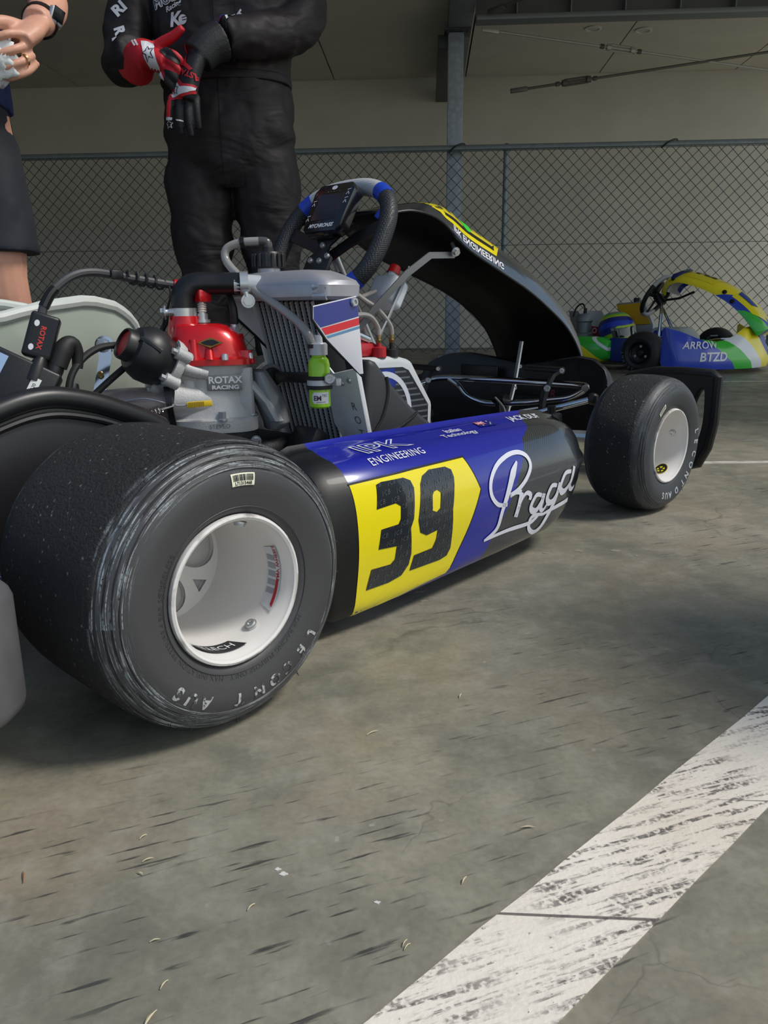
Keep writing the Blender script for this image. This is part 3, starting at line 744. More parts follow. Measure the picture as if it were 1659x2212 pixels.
# tie rod with ball joints
td = kob('tie_rod', cyl((.425, 1.115, .198), (.20, 1.02, .128), .0075, .0075), chrome)
ob('ball_joint', lathe([(-.012, .006), (-.008, .011), (0, .012), (.008, .011), (.012, .006)], (.425, 1.115, .198), (.1, .1, 1), 14, caps=True), blacks, td)
ob('ball_joint', lathe([(-.012, .006), (-.008, .011), (0, .012), (.008, .011), (.012, .006)], (.205, 1.022, .130), (.1, .1, 1), 14, caps=True), blacks, td)
kob('steering_column', tube([(0, .775, .495), (0, .94, .21), (0, 1.04, .075)], .0105, 12), steel)
kob('column_support', merge(tube([(-.05, .92, .26), (-.08, .97, .15), (-.10, 1.02, .05)], .009, 8), tube([(.05, .92, .26), (.08, .97, .15), (.10, 1.02, .05)], .009, 8)), blacks)
# rear bumper and chain guard
rbm = mat('bumper_grey', (92, 92, 95), .4, noise=.12, nscale=25)
rb = kob('rear_bumper', bev(plate([(-.665, -.335, .067), (.585, -.335, .067), (.640, -.305, .067), (.647, -.200, .067), (.622, -.172, .067), (-.645, -.178, .067)], (0, 0, 1), .118), .016, 3), rbm)
ob('bumper_scuff', tube([(.6385, -.30, .16), (.6405, -.25, .1585), (.6405, -.21, .162)], .0008, 6), mat('scuff', (150, 150, 152), .5), rb)
for s in (-1, 1): kob('bumper_stay', tube([(s * .25, -.19, .12), (s * .27, -.09, .09)], .012, 8), blacks)
GP = [(-.30, .215), (-.20, .248), (-.13, .276), (-.083, .293), (-.050, .301), (-.020, .3015), (.018, .293), (.05, .281), (.085, .266), (.105, .255)]
gp = catmull([Vector((.40, y, z)) for y, z in GP], 5)
dg = mat('guard_black', (30, 30, 32), .38, noise=.15, nscale=14)
poly = [(v.y, v.z) for v in gp] + [(.105, .12), (-.30, .12)]
cg = kob('chain_guard', bev(prism(poly, frame((.385, 0, 0), (0, 1, 0), (0, 0, 1)), .014), .003), dg)
ob('guard_lip', tube([(v.x - .006, v.y, v.z - .004) for v in gp], .0125, 12), dg, cg)
ob('guard_step', tube([(.4, y, z - .022) for y, z in GP], .004, 8, 4), dg, cg)

# ---------------- seat: pale moulded fibreglass shell
seatm = mat('seat_fibreglass', (172, 180, 168), .32, coat=.35, noise=.06, nscale=9, sss=.25)
def seat_h(y):
    T = [(-.16, .40), (-.10, .385), (-.04, .372), (.026, .381), (.08, .395), (.143, .403), (.19, .394), (.222, .375), (.243, .34), (.252, .28), (.262, .20), (.34, .11)]
    for (a, b), (c, d) in zip(T, T[1:]):
        if a <= y <= c: return b + (d - b) * (y - a) / (c - a)
    return T[0][1] if y < T[0][0] else T[-1][1]
def seat_pt(th, q, off=0.):
    # th: angle around the shell, q: 0 bottom .. 1 rim
    ct, st_ = math.cos(th), math.sin(th)
    sx = math.copysign(abs(ct) ** .75, ct); sy = math.copysign(abs(st_) ** .75, st_)
    top = Vector(((.165 + off) * sx, .08 + (.205 + off) * sy, 0)); hz = seat_h(top.y)
    bl = .55 + .45 * min(1, q * 1.25) ** .6
    p = Vector((top.x * bl, .10 + (top.y - .10) * bl, .045 + (hz - .045) * q)); return p
TH = [2 * math.pi * i / 72 for i in range(72)]
outer = [[seat_pt(t, q / 12, 0) for t in TH] for q in range(13)]
inner = [[seat_pt(t, .03 + .97 * q / 12, -.006) for t in TH] for q in range(12, -1, -1)]
st = kob('seat', loft(outer + inner), seatm)
ob('seat_rim', tube([seat_pt(t, 1.0, -.003) for t in TH], .009, 10, closed=True), mat('seat_edge', (196, 200, 194), .4, sss=.2), st)
ob('seat_liner', loft([[seat_pt(t, q / 8, -.010) for t in TH] for q in range(3, 8)], caps=False), mat('seat_inside', (206, 210, 208), .5), st)
# polished seat stay bolted to the shell
sy = kob('seat_stay', strap([(.205, .140, .352), (.212, .135, .325), (.222, .115, .275), (.235, .10, .20), (.26, .08, .10)], (.45, .85, .1), .017, .004), chrome)
ob('stay_bolt', bolt((.209, .135, .343), (.75, -.65, .1), .0065, .008), steel, sy)
ob('stay_washer', lathe([(0, .013), (.0015, .013), (.0015, .004)], (.206, .139, .343), (.75, -.65, .1), 18), chrome, sy)
ob('stay_bolt', bolt((.222, .121, .306), (.75, -.65, .1), .004, .005, False), mat('brass', (150, 130, 80), .35, .8), sy)
# ---------------- engine
EC = Vector((.30, .245, 0)); ES = Vector((.565, .825, 0)); ED = Vector((.825, -.565, 0)); EZ = Vector((0, 0, 1))
def E(s, d, z): return EC + ES * s + ED * d + EZ * z
def efr(s, d, z): return frame(E(s, d, z), ES, EZ)      # faces the camera side
def rsq(s, d, z, rx, ry, n=28, p=3.2): return [E(s + a.x, d + a.y, z) for a in ell((0, 0, 0), rx, ry, n, None, p)]
eng = kob('engine', merge(bev(box((.285, .27, .145), (.17, .19, .13)), .02, 3), loft([rsq(0, 0, .20, .062, .060), rsq(0, 0, .228, .062, .060)]), cyl((.385, .22, .14), (.40, .22, .14), .06, .055, 28)), mat('case_dark', (44, 45, 47), .45, .4, bump=.1, bscale=300))
cy = ob('cylinder', merge(
    loft([rsq(0, 0, .226, .063, .062), rsq(0, 0, .229, .0635, .0625), rsq(0, 0, .243, .0635, .0625), rsq(0, 0, .246, .058, .056), rsq(0, 0, .262, .052, .050, p=2.6), rsq(0, 0, .285, .050, .048, p=2.4), rsq(0, 0, .298, .050, .048, p=2.4), rsq(.002, 0, .306, .054, .05, p=2.8), rsq(.002, 0, .317, .054, .05, p=2.8)]),
    bev(loft([rsq(.045, .028, .246, .013, .012, 12), rsq(.045, .028, .312, .012, .012, 12)]), .001),
    bev(loft([rsq(-.03, .040, .246, .011, .010, 12), rsq(-.03, .036, .30, .010, .010, 12)]), .001),
    cyl(E(-.02, .02, .300), E(-.06, .03, .318), .026, .022, 20), cyl(E(-.0, .02, .262), E(-.055, .03, .272), .030, .029, 20),
    loft([[E(.05 + a.x * .9, .01 + a.y * .9, .292 + a.z) for a in ell((0, 0, 0), .012, .03, 14)], [E(.075 + a.x, .005 + a.y, .262) for a in ell((0, 0, 0), .014, .034, 14)], [E(.088 + a.x, .005 + a.y, .236) for a in ell((0, 0, 0), .014, .034, 14)]])), cast, eng)
ob('transfer_cover', bev(loft([[E(.066 + a.x, .0 + a.y * 1.0, .325 - .02) for a in ell((0, 0, 0), .012, .03, 12)], [E(.078 + a.x, .0 + a.y, .27) for a in ell((0, 0, 0), .022, .036, 12)], [E(.09 + a.x, 0 + a.y, .232) for a in ell((0, 0, 0), .02, .034, 12)], [E(.085 + a.x, 0 + a.y, .222) for a in ell((0, 0, 0), .014, .028, 12)]]), .002), mat('cast_grey', (140, 142, 144), .55, .3, bump=.1, bscale=400), eng)
for s, d, z in ((-.052, .035, .250), (.012, .058, .247), (.052, .032, .250)):
    ob('stud_nut', bolt(E(s, d, z - .003), (0, 0, 1), .0055, .011), steel, eng)
# raised maker's plate
pl = ob('maker_plate', rbox((0, 0, 0), (.046, .021, .006), .0015, 2, efr(.0175, .0475, .293) ), mat('cast_plate', (128, 128, 130), .55, .25), eng)
ob('maker_lettering', merge(put(flat_text('ROTAX', .0125, bold=.0004, xs=1.05), efr(.0185, .0512, .2965)), put(flat_text('RACING', .0072, bold=.0003, xs=1.35), efr(.0185, .0512, .2868))), mat('cast_letter', (214, 214, 214), .45, .2), eng, fix=False)
ob('casting_number', put(flat_text('STEVEO', .008), efr(.008, .0632, .2355)), mat('cast_letter2', (120, 120, 120), .6, .3), eng, fix=False)
# red cylinder head
hd_g = merge(loft([rsq(.001, 0, .316, .060, .054, p=3.6), rsq(.001, 0, .3165, .0615, .055, p=3.6), rsq(.001, 0, .324, .0615, .055, p=3.6), rsq(0, 0, .327, .055, .050), rsq(-.002, 0, .345, .052, .047), rsq(-.006, 0, .358, .046, .043), rsq(-.010, 0, .368, .038, .036), rsq(-.012, 0, .371, .028, .028)]),
             loft([rsq(-.031, .004, .33, .026, .024, p=2), rsq(-.031, .004, .366, .023, .022, p=2), rsq(-.031, .004, .376, .0205, .0205, p=2), rsq(-.031, .004, .381, .0195, .0195, p=2)]),
             loft([rsq(.036, .012, .325, .014, .014, p=2), rsq(.036, .012, .352, .0125, .0125, p=2), rsq(.036, .012, .3565, .0115, .0115, p=2)]),
             loft([rsq(.046, .03, .318, .016, .013, 14), rsq(.046, .03, .335, .011, .010, 14)]),
             cyl(E(-.02, .046, .322), E(-.02, .042, .35), .009, .006, 12), cyl(E(.0, .05, .322), E(.0, .042, .345), .008, .005, 12))
hd = ob('cylinder_head', hd_g, redp, eng, label='glossy red cylinder head')
for s, d in ((-.024, .050), (.054, .036), (-.055, .02), (.02, .053)):
    ob('head_bolt', bolt(E(s, d, .3235), (0, 0, 1), .005, .008, False), steel, eng)
bf = frame(E(.002, .0485, .346), ES + ED * .12, EZ - ED * .55 + ES * -.35)
ob('head_badge', prism([(-.017, 0), (0, .0075), (.017, 0), (0, -.0075)], bf, .001), mat('badge_gold', (120, 96, 40), .4, .4), eng)
ob('badge_print', prism([(-.012, 0), (-.004, .0035), (.004, .0042), (.012, 0), (.003, -.0042), (-.006, -.003)], bf @ Matrix.Translation((0, 0, .001)), .0005), blacks, eng)
# plug, sensor
sp = ob('spark_plug', lathe([(0, .0105), (.004, .0105), (.004, .0075), (.012, .0075), (.012, .0055), (.026, .0055), (.028, .005), (.040, .005)], E(-.006, .006, .372), (0, 0, 1), 16, caps=True), steel, eng)
ob('spark_plug_cap', rbox((0, 0, 0), (.022, .02, .017), .003, 2, Matrix.Translation(E(-.006, .006, .4075))), redp, eng)
ob('plug_thread', merge(*[lathe([(0, .0056), (.0012, .0066), (.0024, .0056)], E(-.006, .006, .386 + i * .003), (0, 0, 1), 14) for i in range(4)]), mat('ceramic', (206, 200, 190), .4), eng)
ob('water_sensor', merge(cyl(E(.036, .012, .3565), E(.036, .012, .366), .0075, n=6), cyl(E(.036, .012, .366), E(.036, .012, .372), .0055)), steel, eng)
ob('sensor_boot', tube([E(.036, .012, .370), E(.036, .012, .39), E(.030, -.01, .41), E(.02, -.05, .40)], [.006, .0055, .004, .003], 8, 3), rubber, eng)
# coolant hose with clips
ob('coolant_hose', tube([E(-.031, .004, .378), E(-.031, .004, .396), E(-.027, .004, .413), E(-.012, .004, .4225), E(.02, .006, .4235), E(.055, .012, .4225)], [.0168, .0165, .0165, .0160, .0150, .0150], 18, 6), mat('hose_black', (20, 20, 22), .38), eng)
def clip(p, d, r):
    d = Vector(d).normalized(); x, y, _ = basis(d)
    c = ob('hose_clip', lathe([(-.0055, r), (-.0055, r + .0012), (.0055, r + .0012), (.0055, r)], p, d, 28, close=True), steel, eng); return c
clip(E(-.031, .004, .386), (0, 0, 1), .0172)
ob('clip_screw', merge(cyl(E(-.055, .012, .386), E(-.042, .016, .386), .0045), bolt(E(-.055, .012, .386), -ES, .0065, .006)), steel, eng)
clip(E(.052, .0118, .4225), ES, .0158)
ob('clip_screw', merge(cyl(E(.056, .026, .402), E(.053, .026, .412), .004), bolt(E(.056, .028, .400), ED, .0065, .006)), steel, eng)
# power valve, black dome with red cap, tilted rearwards
vd = (ES * -.72 + EZ * .42 + ED * .38).normalized(); vo = E(-.062, .038, .322)
pv = ob('power_valve', merge(lathe([(-.012, .030), (.004, .0335), (.012, .037), (.026, .0375), (.036, .034), (.045, .028), (.047, .0215), (.058, .0212), (.060, .0200), (.060, .0185), (.053, .0180), (.053, .0002)], vo, vd, 36)), mat('valve_black', (30, 31, 33), .42), eng)
ob('valve_cap', lathe([(.0535, .0178), (.0565, .0174), (.0568, .0002)], vo, vd, 24), mat('cap_red', (176, 20, 30), .4), eng)
vx, vy, vz = basis(vd)
ob('valve_flange', merge(lathe([(-.016, .036), (-.010, .037), (-.004, .0365)], vo, vd, 30, caps=True), *[cyl(vo + (vx * math.cos(a) + vy * math.sin(a)) * .036 - vd * .018, vo + (vx * math.cos(a) + vy * math.sin(a)) * .036 + vd * .002, .0085, n=12) for a in (.4, 2.5, 4.6, 5.6)]), cast, eng)
for a in (.4, 2.5, 4.6, 5.6): ob('valve_bolt', bolt(vo + (vx * math.cos(a) + vy * math.sin(a)) * .036 + vd * .002, vd, .0045, .006), steel, eng)
ob('valve_rib', tube([vo + vd * .046 + vx * .02 + vy * .012, vo + vd * .036 + vx * .030 + vy * .010, vo + vd * .022 + vx * .0365 + vy * .006], .004, 8, 4), MATS['valve_black'], eng)
ob('valve_strut', tube([E(-.004, .046, .305), E(-.03, .048, .312), E(-.05, .045, .325)], [.008, .0095, .012], 12, 3), cast, eng)
# exhaust
ex = [E(-.045, .030, .266), E(-.075, .030, .264), E(-.11, .026, .262), E(-.15, .015, .255), E(-.21, -.01, .235), E(-.27, -.03, .21)]
ob('exhaust_header', tube(ex, [.0235, .024, .026, .028, .034, .042], 24, 5), mat('exhaust_steel', (156, 142, 136), .4, .35, noise=.2, nscale=30), eng)
ob('exhaust_flange', lathe([(-.004, .030), (-.004, .038), (.004, .038), (.004, .030)], E(-.056, .030, .2665), ES * -1 + EZ * -.1, 26, close=True), blacks, eng)
def coil_(a, b, r, turns, w):
    a, b = Vector(a), Vector(b); x, y, d = basis(b - a); P = []
    for i in range(turns * 10 + 1):
        t = i / (turns * 10); an = 2 * math.pi * turns * t; P.append(a.lerp(b, t) + x * r * math.cos(an) + y * r * math.sin(an))
    return tube(P, w, 6)
ob('exhaust_spring', merge(coil_(E(-.113, .072, .246), E(-.066, .074, .262), .0062, 11, .0013), tube([E(-.128, .070, .240), E(-.113, .072, .246)], .0015, 6), tube([E(-.066, .074, .262), E(-.050, .068, .266)], .0015, 6)), mat('spring_steel', (120, 116, 114), .3, .9), eng)
# seal wire and yellow tag
ob('seal_wire', merge(tube([E(-.118, .05, .272), E(-.085, .062, .276), E(-.05, .066, .267), E(-.033, .067, .2665)], .0011, 6, 5), tube([E(-.118, .055, .245), E(-.08, .066, .258), E(-.048, .067, .268)], .0011, 6, 4)), mat('wire_grey', (176, 178, 182), .4, .5), eng)
tg = ob('seal_tag', rbox((0, 0, 0), (.033, .0075, .004), .001, 2, efr(-.017, .068, .2675) @ Matrix.Rotation(R(3), 4, 'Z')), mat('tag_yellow', (226, 190, 30), .45), eng, label='yellow plastic seal tag')
ob('tag_rib', merge(*[box((-.013 + i * .0023, 0, .0022), (.0011, .0068, .001), efr(-.017, .068, .2675) @ Matrix.Rotation(R(3), 4, 'Z')) for i in range(9)]), mat('tag_dark', (170, 140, 20), .5), eng)
ob('engine_mount', merge(rbox((.29, .23, .075), (.14, .2, .02), .004), rbox((.30, .17, .10), (.1, .02, .05), .004)), alu, eng)
ob('starter_motor', merge(cyl((.37, .30, .155), (.37, .40, .15), .028, n=20), cyl((.37, .40, .15), (.37, .42, .15), .02, n=16)), blacks, eng)
ob('starter_plug', rbox((0, 0, 0), (.05, .03, .04), .006, 2, Matrix.Translation((.405, .33, .205)) @ Matrix.Rotation(R(-30), 4, 'X')), blackp, eng)
ob('case_eye', lathe([(-.002, .004), (-.002, .007), (.002, .007), (.002, .004)], E(.01, .075, .212), ED, 14, close=True), steel, eng)
for q in ((.055, .07, .215), (.062, .06, .20)): ob('case_bolt', bolt(E(*q), ED, .005, .006), steel, eng)

# ignition coil, cables and control unit
cb = Matrix.Translation((.25, .034, .358)) @ frame((0, 0, 0), (.45, .83, -.12), (-.12, .10, 1)).to_4x4() @ Matrix.Rotation(R(-12), 4, 'Z')
co_ = kob('ignition_coil', rbox((0, 0, 0), (.034, .056, .026), .004, 3, cb), blackp)
ob('coil_label', prism([(-.010, -.022), (.0155, -.022), (.0155, .024), (-.010, .024)], cb @ Matrix.Translation((0, 0, .0132)), .0004), blacks, co_)
ob('coil_lettering', put(flat_text('ROTAX', .0085, bold=.0002), cb @ Matrix.Translation((.001, -.002, .0139)) @ Matrix.Rotation(R(-90), 4, 'Z')), mat('letter_red', (214, 60, 44), .4), co_, fix=False)
ob('coil_mark', put(merge(flat_polys([[(.003 * math.cos(R(a)), .004 * math.sin(R(a)) + .014) for a in range(0, 360, 24)]]), flat_polys([[(.003 * math.cos(R(a)), .004 * math.sin(R(a)) - .016) for a in range(0, 360, 24)]])), cb @ Matrix.Translation((-.0075, 0, .0139))), whitep, co_, fix=False)
cabm = mat('cable_grey', (62, 62, 65), .5)
ob('ignition_lead', tube([(.25, .036, .382), (.25, .044, .400), (.25, .060, .418), (.25, .085, .433), (.25, .115, .437), (.25, .160, .431), (.255, .205, .425), (.262, .232, .421)], .0055, 10, 6), cabm, co_)
ob('lead_tape', tube([(.25, .041, .394), (.25, .050, .408), (.25, .058, .416)], .0064, 10, 3), blacks, co_)
ob('lead_boot', tube([(.258, .222, .4225), (.266, .240, .419), (.272, .252, .416)], [.0085, .0095, .0105], 12), redp, co_)
ob('lead_clip', rbox((.25, .140, .4345), (.018, .018, .013), .003), blacks, co_)
wr = []
for i in range(40):
    t = i / 39; a = t * 26; y = .155 + t * .055; z = .4325 - t * .008; wr.append((.251 + .0085 * math.cos(a), y, z + .0085 * math.sin(a)))
ob('sensor_wire', merge(tube(wr, .0017, 6), tube([wr[-1], (.262, .214, .41), (.26, .20, .37), (.27, .19, .33)], .0017, 6, 5)), rubber, co_)
kob('throttle_cable', tube([(.262, .145, .345), (.262, .10, .342), (.265, .065, .318), (.268, .05, .28), (.27, .045, .22)], .0045, 10, 6), rubber)
kob('wiring_loom', tube([(.262, .150, .325), (.255, .11, .295), (.25, .07, .262), (.25, .05, .24)], .0045, 10, 6), rubber)
kob('breather_pipe', tube([(.24, .26, .41), (.235, .235, .39), (.23, .215, .36), (.235, .20, .33)], .004, 8, 6), rubber)
cu_ = Matrix.Translation((.25, -.004, .300)) @ frame((0, 0, 0), (.50, .80, -.25), (-.2, .22, 1)).to_4x4() @ Matrix.Rotation(R(-14), 4, 'Z')
ec = kob('control_unit', rbox((0, 0, 0), (.085, .07, .03), .004, 3, cu_), blackp)
ob('unit_label', prism([(-.006, -.03), (.005, -.03), (.005, .018), (-.006, .018)], cu_ @ Matrix.Translation((.02, 0, .0152)), .0004), mat('label_white', (226, 226, 224), .5), ec)
ob('unit_print', put(flat_text('NIC 0105 120', .0058), cu_ @ Matrix.Translation((.0195, -.006, .0158)) @ Matrix.Rotation(R(90), 4, 'Z')), blacks, ec, fix=False)
ob('unit_label', prism([(-.012, -.01), (.008, -.01), (.008, .028), (-.012, .028)], cu_ @ Matrix.Translation((-.028, 0, .0152)), .0004), mat('label_blue', (150, 176, 210), .5), ec)
ob('unit_print', put(flat_text('TEVO', .010, bold=.0003), cu_ @ Matrix.Translation((-.030, .008, .0158)) @ Matrix.Rotation(R(90), 4, 'Z')), mat('print_blue', (40, 70, 130), .5), ec, fix=False)
def plug(P, r): 
    c = ob('connector', tube(P, r, 12), blackp, ec); return c
plug([(.262, .012, .306), (.262, .020, .322), (.262, .026, .334)], [.0125, .012, .006])
plug([(.262, .030, .300), (.262, .040, .318), (.262, .046, .330)], [.010, .011, .010])
ob('connector_boot', tube([(.262, .044, .322), (.262, .052, .338), (.262, .060, .348), (.262, .068, .348), (.262, .072, .335), (.262, .070, .318)], [.012, .0125, .010, .008, .0065], 12, 4), rubber, ec)
plug([(.262, .056, .272), (.262, .060, .290), (.262, .063, .300)], [.010, .0095, .006])
# ---------------- radiator, leaning back beside the engine
RT = Vector((.300, .328, .400)); RX = Vector((.2, -.012, 0)).normalized(); RD = Vector((-.035, .10, -.275)); RL = RD.length; RDn = RD.normalized()
RN = RX.cross(-RDn).normalized()
if RN.y > 0: RN = -RN
def RP(s, t, n=0.): return RT + RX * s + RDn * t + RN * n            # s across, t down, n towards the rear
RM = frame(RT, RX, -RDn)
if (RM.to_3x3() @ Vector((0, 0, 1))).dot(RN) < 0: print('radiator frame flipped')
def rbx(s0, s1, t0, t1, n0, n1, w=.0015):
    return bev(loft([[RP(s0, t0, n0), RP(s1, t0, n0), RP(s1, t0, n1), RP(s0, t0, n1)], [RP(s0, t1, n0), RP(s1, t1, n0), RP(s1, t1, n1), RP(s0, t1, n1)]]), w, 2)
radb = mat('radiator_black', (26, 27, 29), .45, .3); radt = mat('radiator_tube', (196, 199, 204), .4, .1)
rad = kob('radiator', rbx(-.004, .137, 0, .285, -.034, -.004), radb)
NTB = 12
for i in range(NTB):
    s = .003 + i * .0118; ob('radiator_tube', rbx(s - .0012, s + .0012, .002, .284, -.006, .0005, .0004), radt, rad)
fins = []
for i in range(NTB - 1):
    s0, s1 = .003 + i * .0118 + .0012, .003 + (i + 1) * .0118 - .0012
    for k in range(52):
        t = .004 + k * .0054; fins.append(loft([[RP(s0, t, -.003), RP(s0, t + .0008, -.003), RP(s0, t + .0008, -.006), RP(s0, t, -.006)], [RP(s1, t + .0024, -.003), RP(s1, t + .0032, -.003), RP(s1, t + .0032, -.006), RP(s1, t + .0024, -.006)]]))
ob('radiator_fins', merge(*fins), mat('fin_grey', (140, 144, 150), .45, .1), rad, fix=False, kind='stuff')
plal = mat('plate_alloy', (222, 224, 226), .4, .12, noise=.04, nscale=60)
ob('side_plate', rbx(-.007, .0, -.002, .285, -.03, .004), plal, rad)
ob('side_plate', bev(plate([RP(.137, .09, -.001), RP(.150, .105, -.001), RP(.1985, .095, -.001), RP(.1985, .29, -.001), RP(.139, .29, -.001), RP(.139, .205, -.001), RP(.128, .185, -.001), RP(.128, .15, -.001)], RN, .003), .001), plal, rad, label='bare aluminium mounting plate')
ob('plate_edge', rbx(.1965, .1995, .09, .29, -.006, .002, .001), plal, rad)
for i, ch in enumerate('ROTAX'):
    ob('stamped_letter', put(flat_text(ch, .017), RM @ Matrix.Translation((.160, -.152 - i * .021, .0028)) @ Matrix.Rotation(R(0), 4, 'Z')), mat('stamp', (120, 122, 124), .5, .2), rad, fix=False)
for s, t in ((.166, .118), (.182, .113)): ob('rivet', bolt(RP(s, t, .002), RN, .0042, .003, False), steel, rad)
# tanks
plal = mat('plate_alloy', (222, 224, 226), .4, .12, noise=.04, nscale=60)
tk = mat('tank_alloy', (176, 176, 182), .36, .45, noise=.06, nscale=40)
def tkr(z, gx, gy, cx=.392, cy=.322): return [Vector((cx + a.x, cy + a.y, z)) for a in ell((0, 0, 0), gx, gy, 32, None, 7)]
ob('top_tank', loft([tkr(.400, .099, .033), tkr(.404, .103, .037), tkr(.418, .104, .038), tkr(.424, .100, .035), tkr(.434, .078, .027, .386, .324), tkr(.4375, .068, .022, .384, .324), tkr(.4385, .055, .015, .383, .324)]), tk, rad)
ob('tank_seam', merge(cyl((.474, .287, .404), (.491, .295, .404), .005, n=10), cyl((.474, .287, .415), (.491, .295, .415), .004, n=10)), tk, rad)
ob('bottom_tank', rbx(-.006, .2, .285, .325, -.035, .006, .006), tk, rad)
ob('inlet_pipe', tube([E(.040, .011, .4225), E(.062, .014, .4215), E(.085, .016, .4195)], .0135, 18), alu, rad)
ob('neck', cyl((.337, .328, .432), (.337, .328, .446), .016, n=24), tk, rad)
cap = ob('filler_cap', lathe([(0, .0195), (.002, .021), (.019, .0205), (.022, .0185), (.0225, .008), (.028, .0075), (.029, .0065), (.0292, .0001)], (.337, .328, .444), (0, 0, 1), 40), blackp, rad)
ob('cap_ridges', merge(*[rbox((0, 0, 0), (.0042, .004, .018), .001, 1, Matrix.Translation((.337 + .0215 * math.cos(R(a)), .328 + .0215 * math.sin(R(a)), .4545)) @ Matrix.Rotation(R(a), 4, 'Z')) for a in range(0, 360, 24)]), blackp, rad)
clearm = mat('clear_hose', (176, 172, 166), .18, trans=.35, coat=.5)
ob('overflow_elbow', tube([(.337, .328, .472), (.337, .327, .479), (.330, .320, .4805), (.318, .308, .480)], .0062, 12, 3), mat('elbow_smoke', (90, 90, 92), .2, trans=.3), rad)
ob('overflow_hose', tube([(.330, .318, .4805), (.312, .300, .479), (.297, .287, .471), (.298, .284, .456), (.318, .285, .438), (.360, .286, .413), (.405, .287, .392), (.440, .288, .373), (.458, .290, .357), (.464, .296, .338)], .0058, 14, 8), clearm, rad, label='clear plastic overflow hose')
HP = catmull([Vector(p) for p in ((.298, .284, .456), (.318, .285, .438), (.360, .286, .413), (.405, .287, .392))], 8)
gl = put(flat_text('EM-Tecnolors', .0075, res=1), frame((.338, .2805, .4275), (.042, 0, -.030), (.025, -.035, .035)))
ob('hose_print', gl, blacks, rad, fix=False)
ob('hose_tie', lathe([(-.003, .0062), (-.003, .0075), (.003, .0075), (.003, .0062)], (.3145, .302, .4795), (-1, -.8, -.1), 16, close=True), blacks, rad)
ob('hose_tie', lathe([(-.0025, .0062), (-.0025, .0085), (.0025, .0085), (.0025, .0062)], (.464, .295, .342), (.05, .05, -1), 16, close=True), blacks, rad)
# catch bottle
bx, by = .4665, .300
limem = mat('lime_plastic', (156, 214, 22), .35, coat=.4, sss=.3)
bo = ob('catch_bottle', lathe([(.262, .0002), (.262, .0125), (.264, .0142), (.318, .0142), (.324, .0128), (.328, .0095), (.331, .0095)], (bx, by, 0), (0, 0, 1), 28), limem, rad, label='lime green catch bottle')
ob('bottle_cap', lathe([(.3305, .0115), (.3305, .0118), (.3445, .0118), (.346, .0105), (.346, .006), (.356, .0052)], (bx, by, 0), (0, 0, 1), 24), alu, rad)
ob('bottle_clamp', merge(lathe([(.291, .0146), (.291, .0164), (.299, .0164), (.299, .0146)], (bx, by, 0), (0, 0, 1), 28, close=True), rbox((bx + .016, by + .012, .2955), (.018, .01, .010), .002)), alu, rad)
ob('clamp_pad', merge(lathe([(.2985, .0145), (.2985, .0172), (.3035, .0172), (.3035, .0145)], (bx, by, 0), (0, 0, 1), 28, close=True), lathe([(.2865, .0145), (.2865, .0172), (.2915, .0172), (.2915, .0145)], (bx, by, 0), (0, 0, 1), 28, close=True)), rubber, rad)
ob('clamp_bolt', bolt((bx + .0215, by - .001, .301), (.7, -.7, 0), .0075, .006, False), steel, rad)
lf = frame((bx + .0098, by - .0105, .2755), (.72, .69, 0), (0, 0, 1))
def curve_on(g, r=.0146): 
    V, F = fine(g, .004); a0 = math.atan2(-.0105, .0098)
    return [Vector((bx + r * math.cos(a0 + v.x / r), by + r * math.sin(a0 + v.x / r), .2755 + v.y)) for v in V], F
ob('bottle_label', curve_on(flat_polys([[(-.007, -.0075), (.014, -.0075), (.014, .0075), (-.007, .0075), (-.0095, .004), (-.0095, -.004)]])), mat('label_white', (226, 226, 224), .5), rad, fix=False)
ob('bottle_print', merge(curve_on(put(flat_text('EM', .0085, bold=.0003), Matrix.Translation((-.002, -.0005, 0))), .01475), curve_on(put(flat_text('TEC', .0045), Matrix.Translation((.008, .003, 0))), .01475), curve_on(put(flat_text('www.em', .0035), Matrix.Translation((.003, -.0052, 0))), .01475)), mat('print_navy', (60, 30, 60), .5), rad, fix=False)
# rubber link across the core with washer
ob('rubber_link', tube([RP(.021, .113, .012), RP(.045, .112, .012), (bx - .014, by + .004, .300)], [.011, .0075, .0075], 14, 4), rubber, rad)
ob('washer', lathe([(-.0015, .008), (-.0015, .020), (.0015, .020), (.0015, .008)], RP(.012, .113, .012), (-.75, .35, .2), 26, close=True), mat('washer_grey', (150, 152, 154), .5), rad)
ob('grommet', lathe([(-.010, .006), (-.006, .0145), (.004, .0145), (.010, .009)], RP(.013, .113, .012), (-.75, .35, .2), 22, caps=True), rubber, rad)
# printed wind deflector on the right plate, plain one on the left
cx_ = .512
pc = [(.250, .392), (.324, .404), (.327, .382), (.334, .306), (.327, .306), (.271, .352), (.249, .377)]
dfl = ob('wind_deflector', bev(prism(pc, frame((cx_, 0, 0), (0, 1, 0), (0, 0, 1)), .003), .0006), mat('deflector_white', (222, 223, 228), .35, coat=.4), rad, label='white deflector with blue and red bands')
def dfd(name, P, m): ob(name, put(flat_polys([P]), frame((cx_ + .0034, 0, 0), (0, 1, 0), (0, 0, 1))), m, rad, fix=False)
dfd('deflector_band', [(.2505, .391), (.3235, .403), (.3265, .379), (.2605, .3665), (.2500, .3765)], mat('deck_blue', (38, 50, 132), .3, coat=.5))
dfd('deflector_stripe', [(.262, .3655), (.3267, .3772), (.3275, .3685), (.2685, .3575)], mat('stripe_red', (206, 22, 40), .3, coat=.5))
dfd('deflector_stripe', [(.270, .3560), (.3276, .3670), (.3279, .3640), (.2725, .3535)], mat('stripe_teal', (90, 140, 176), .3))
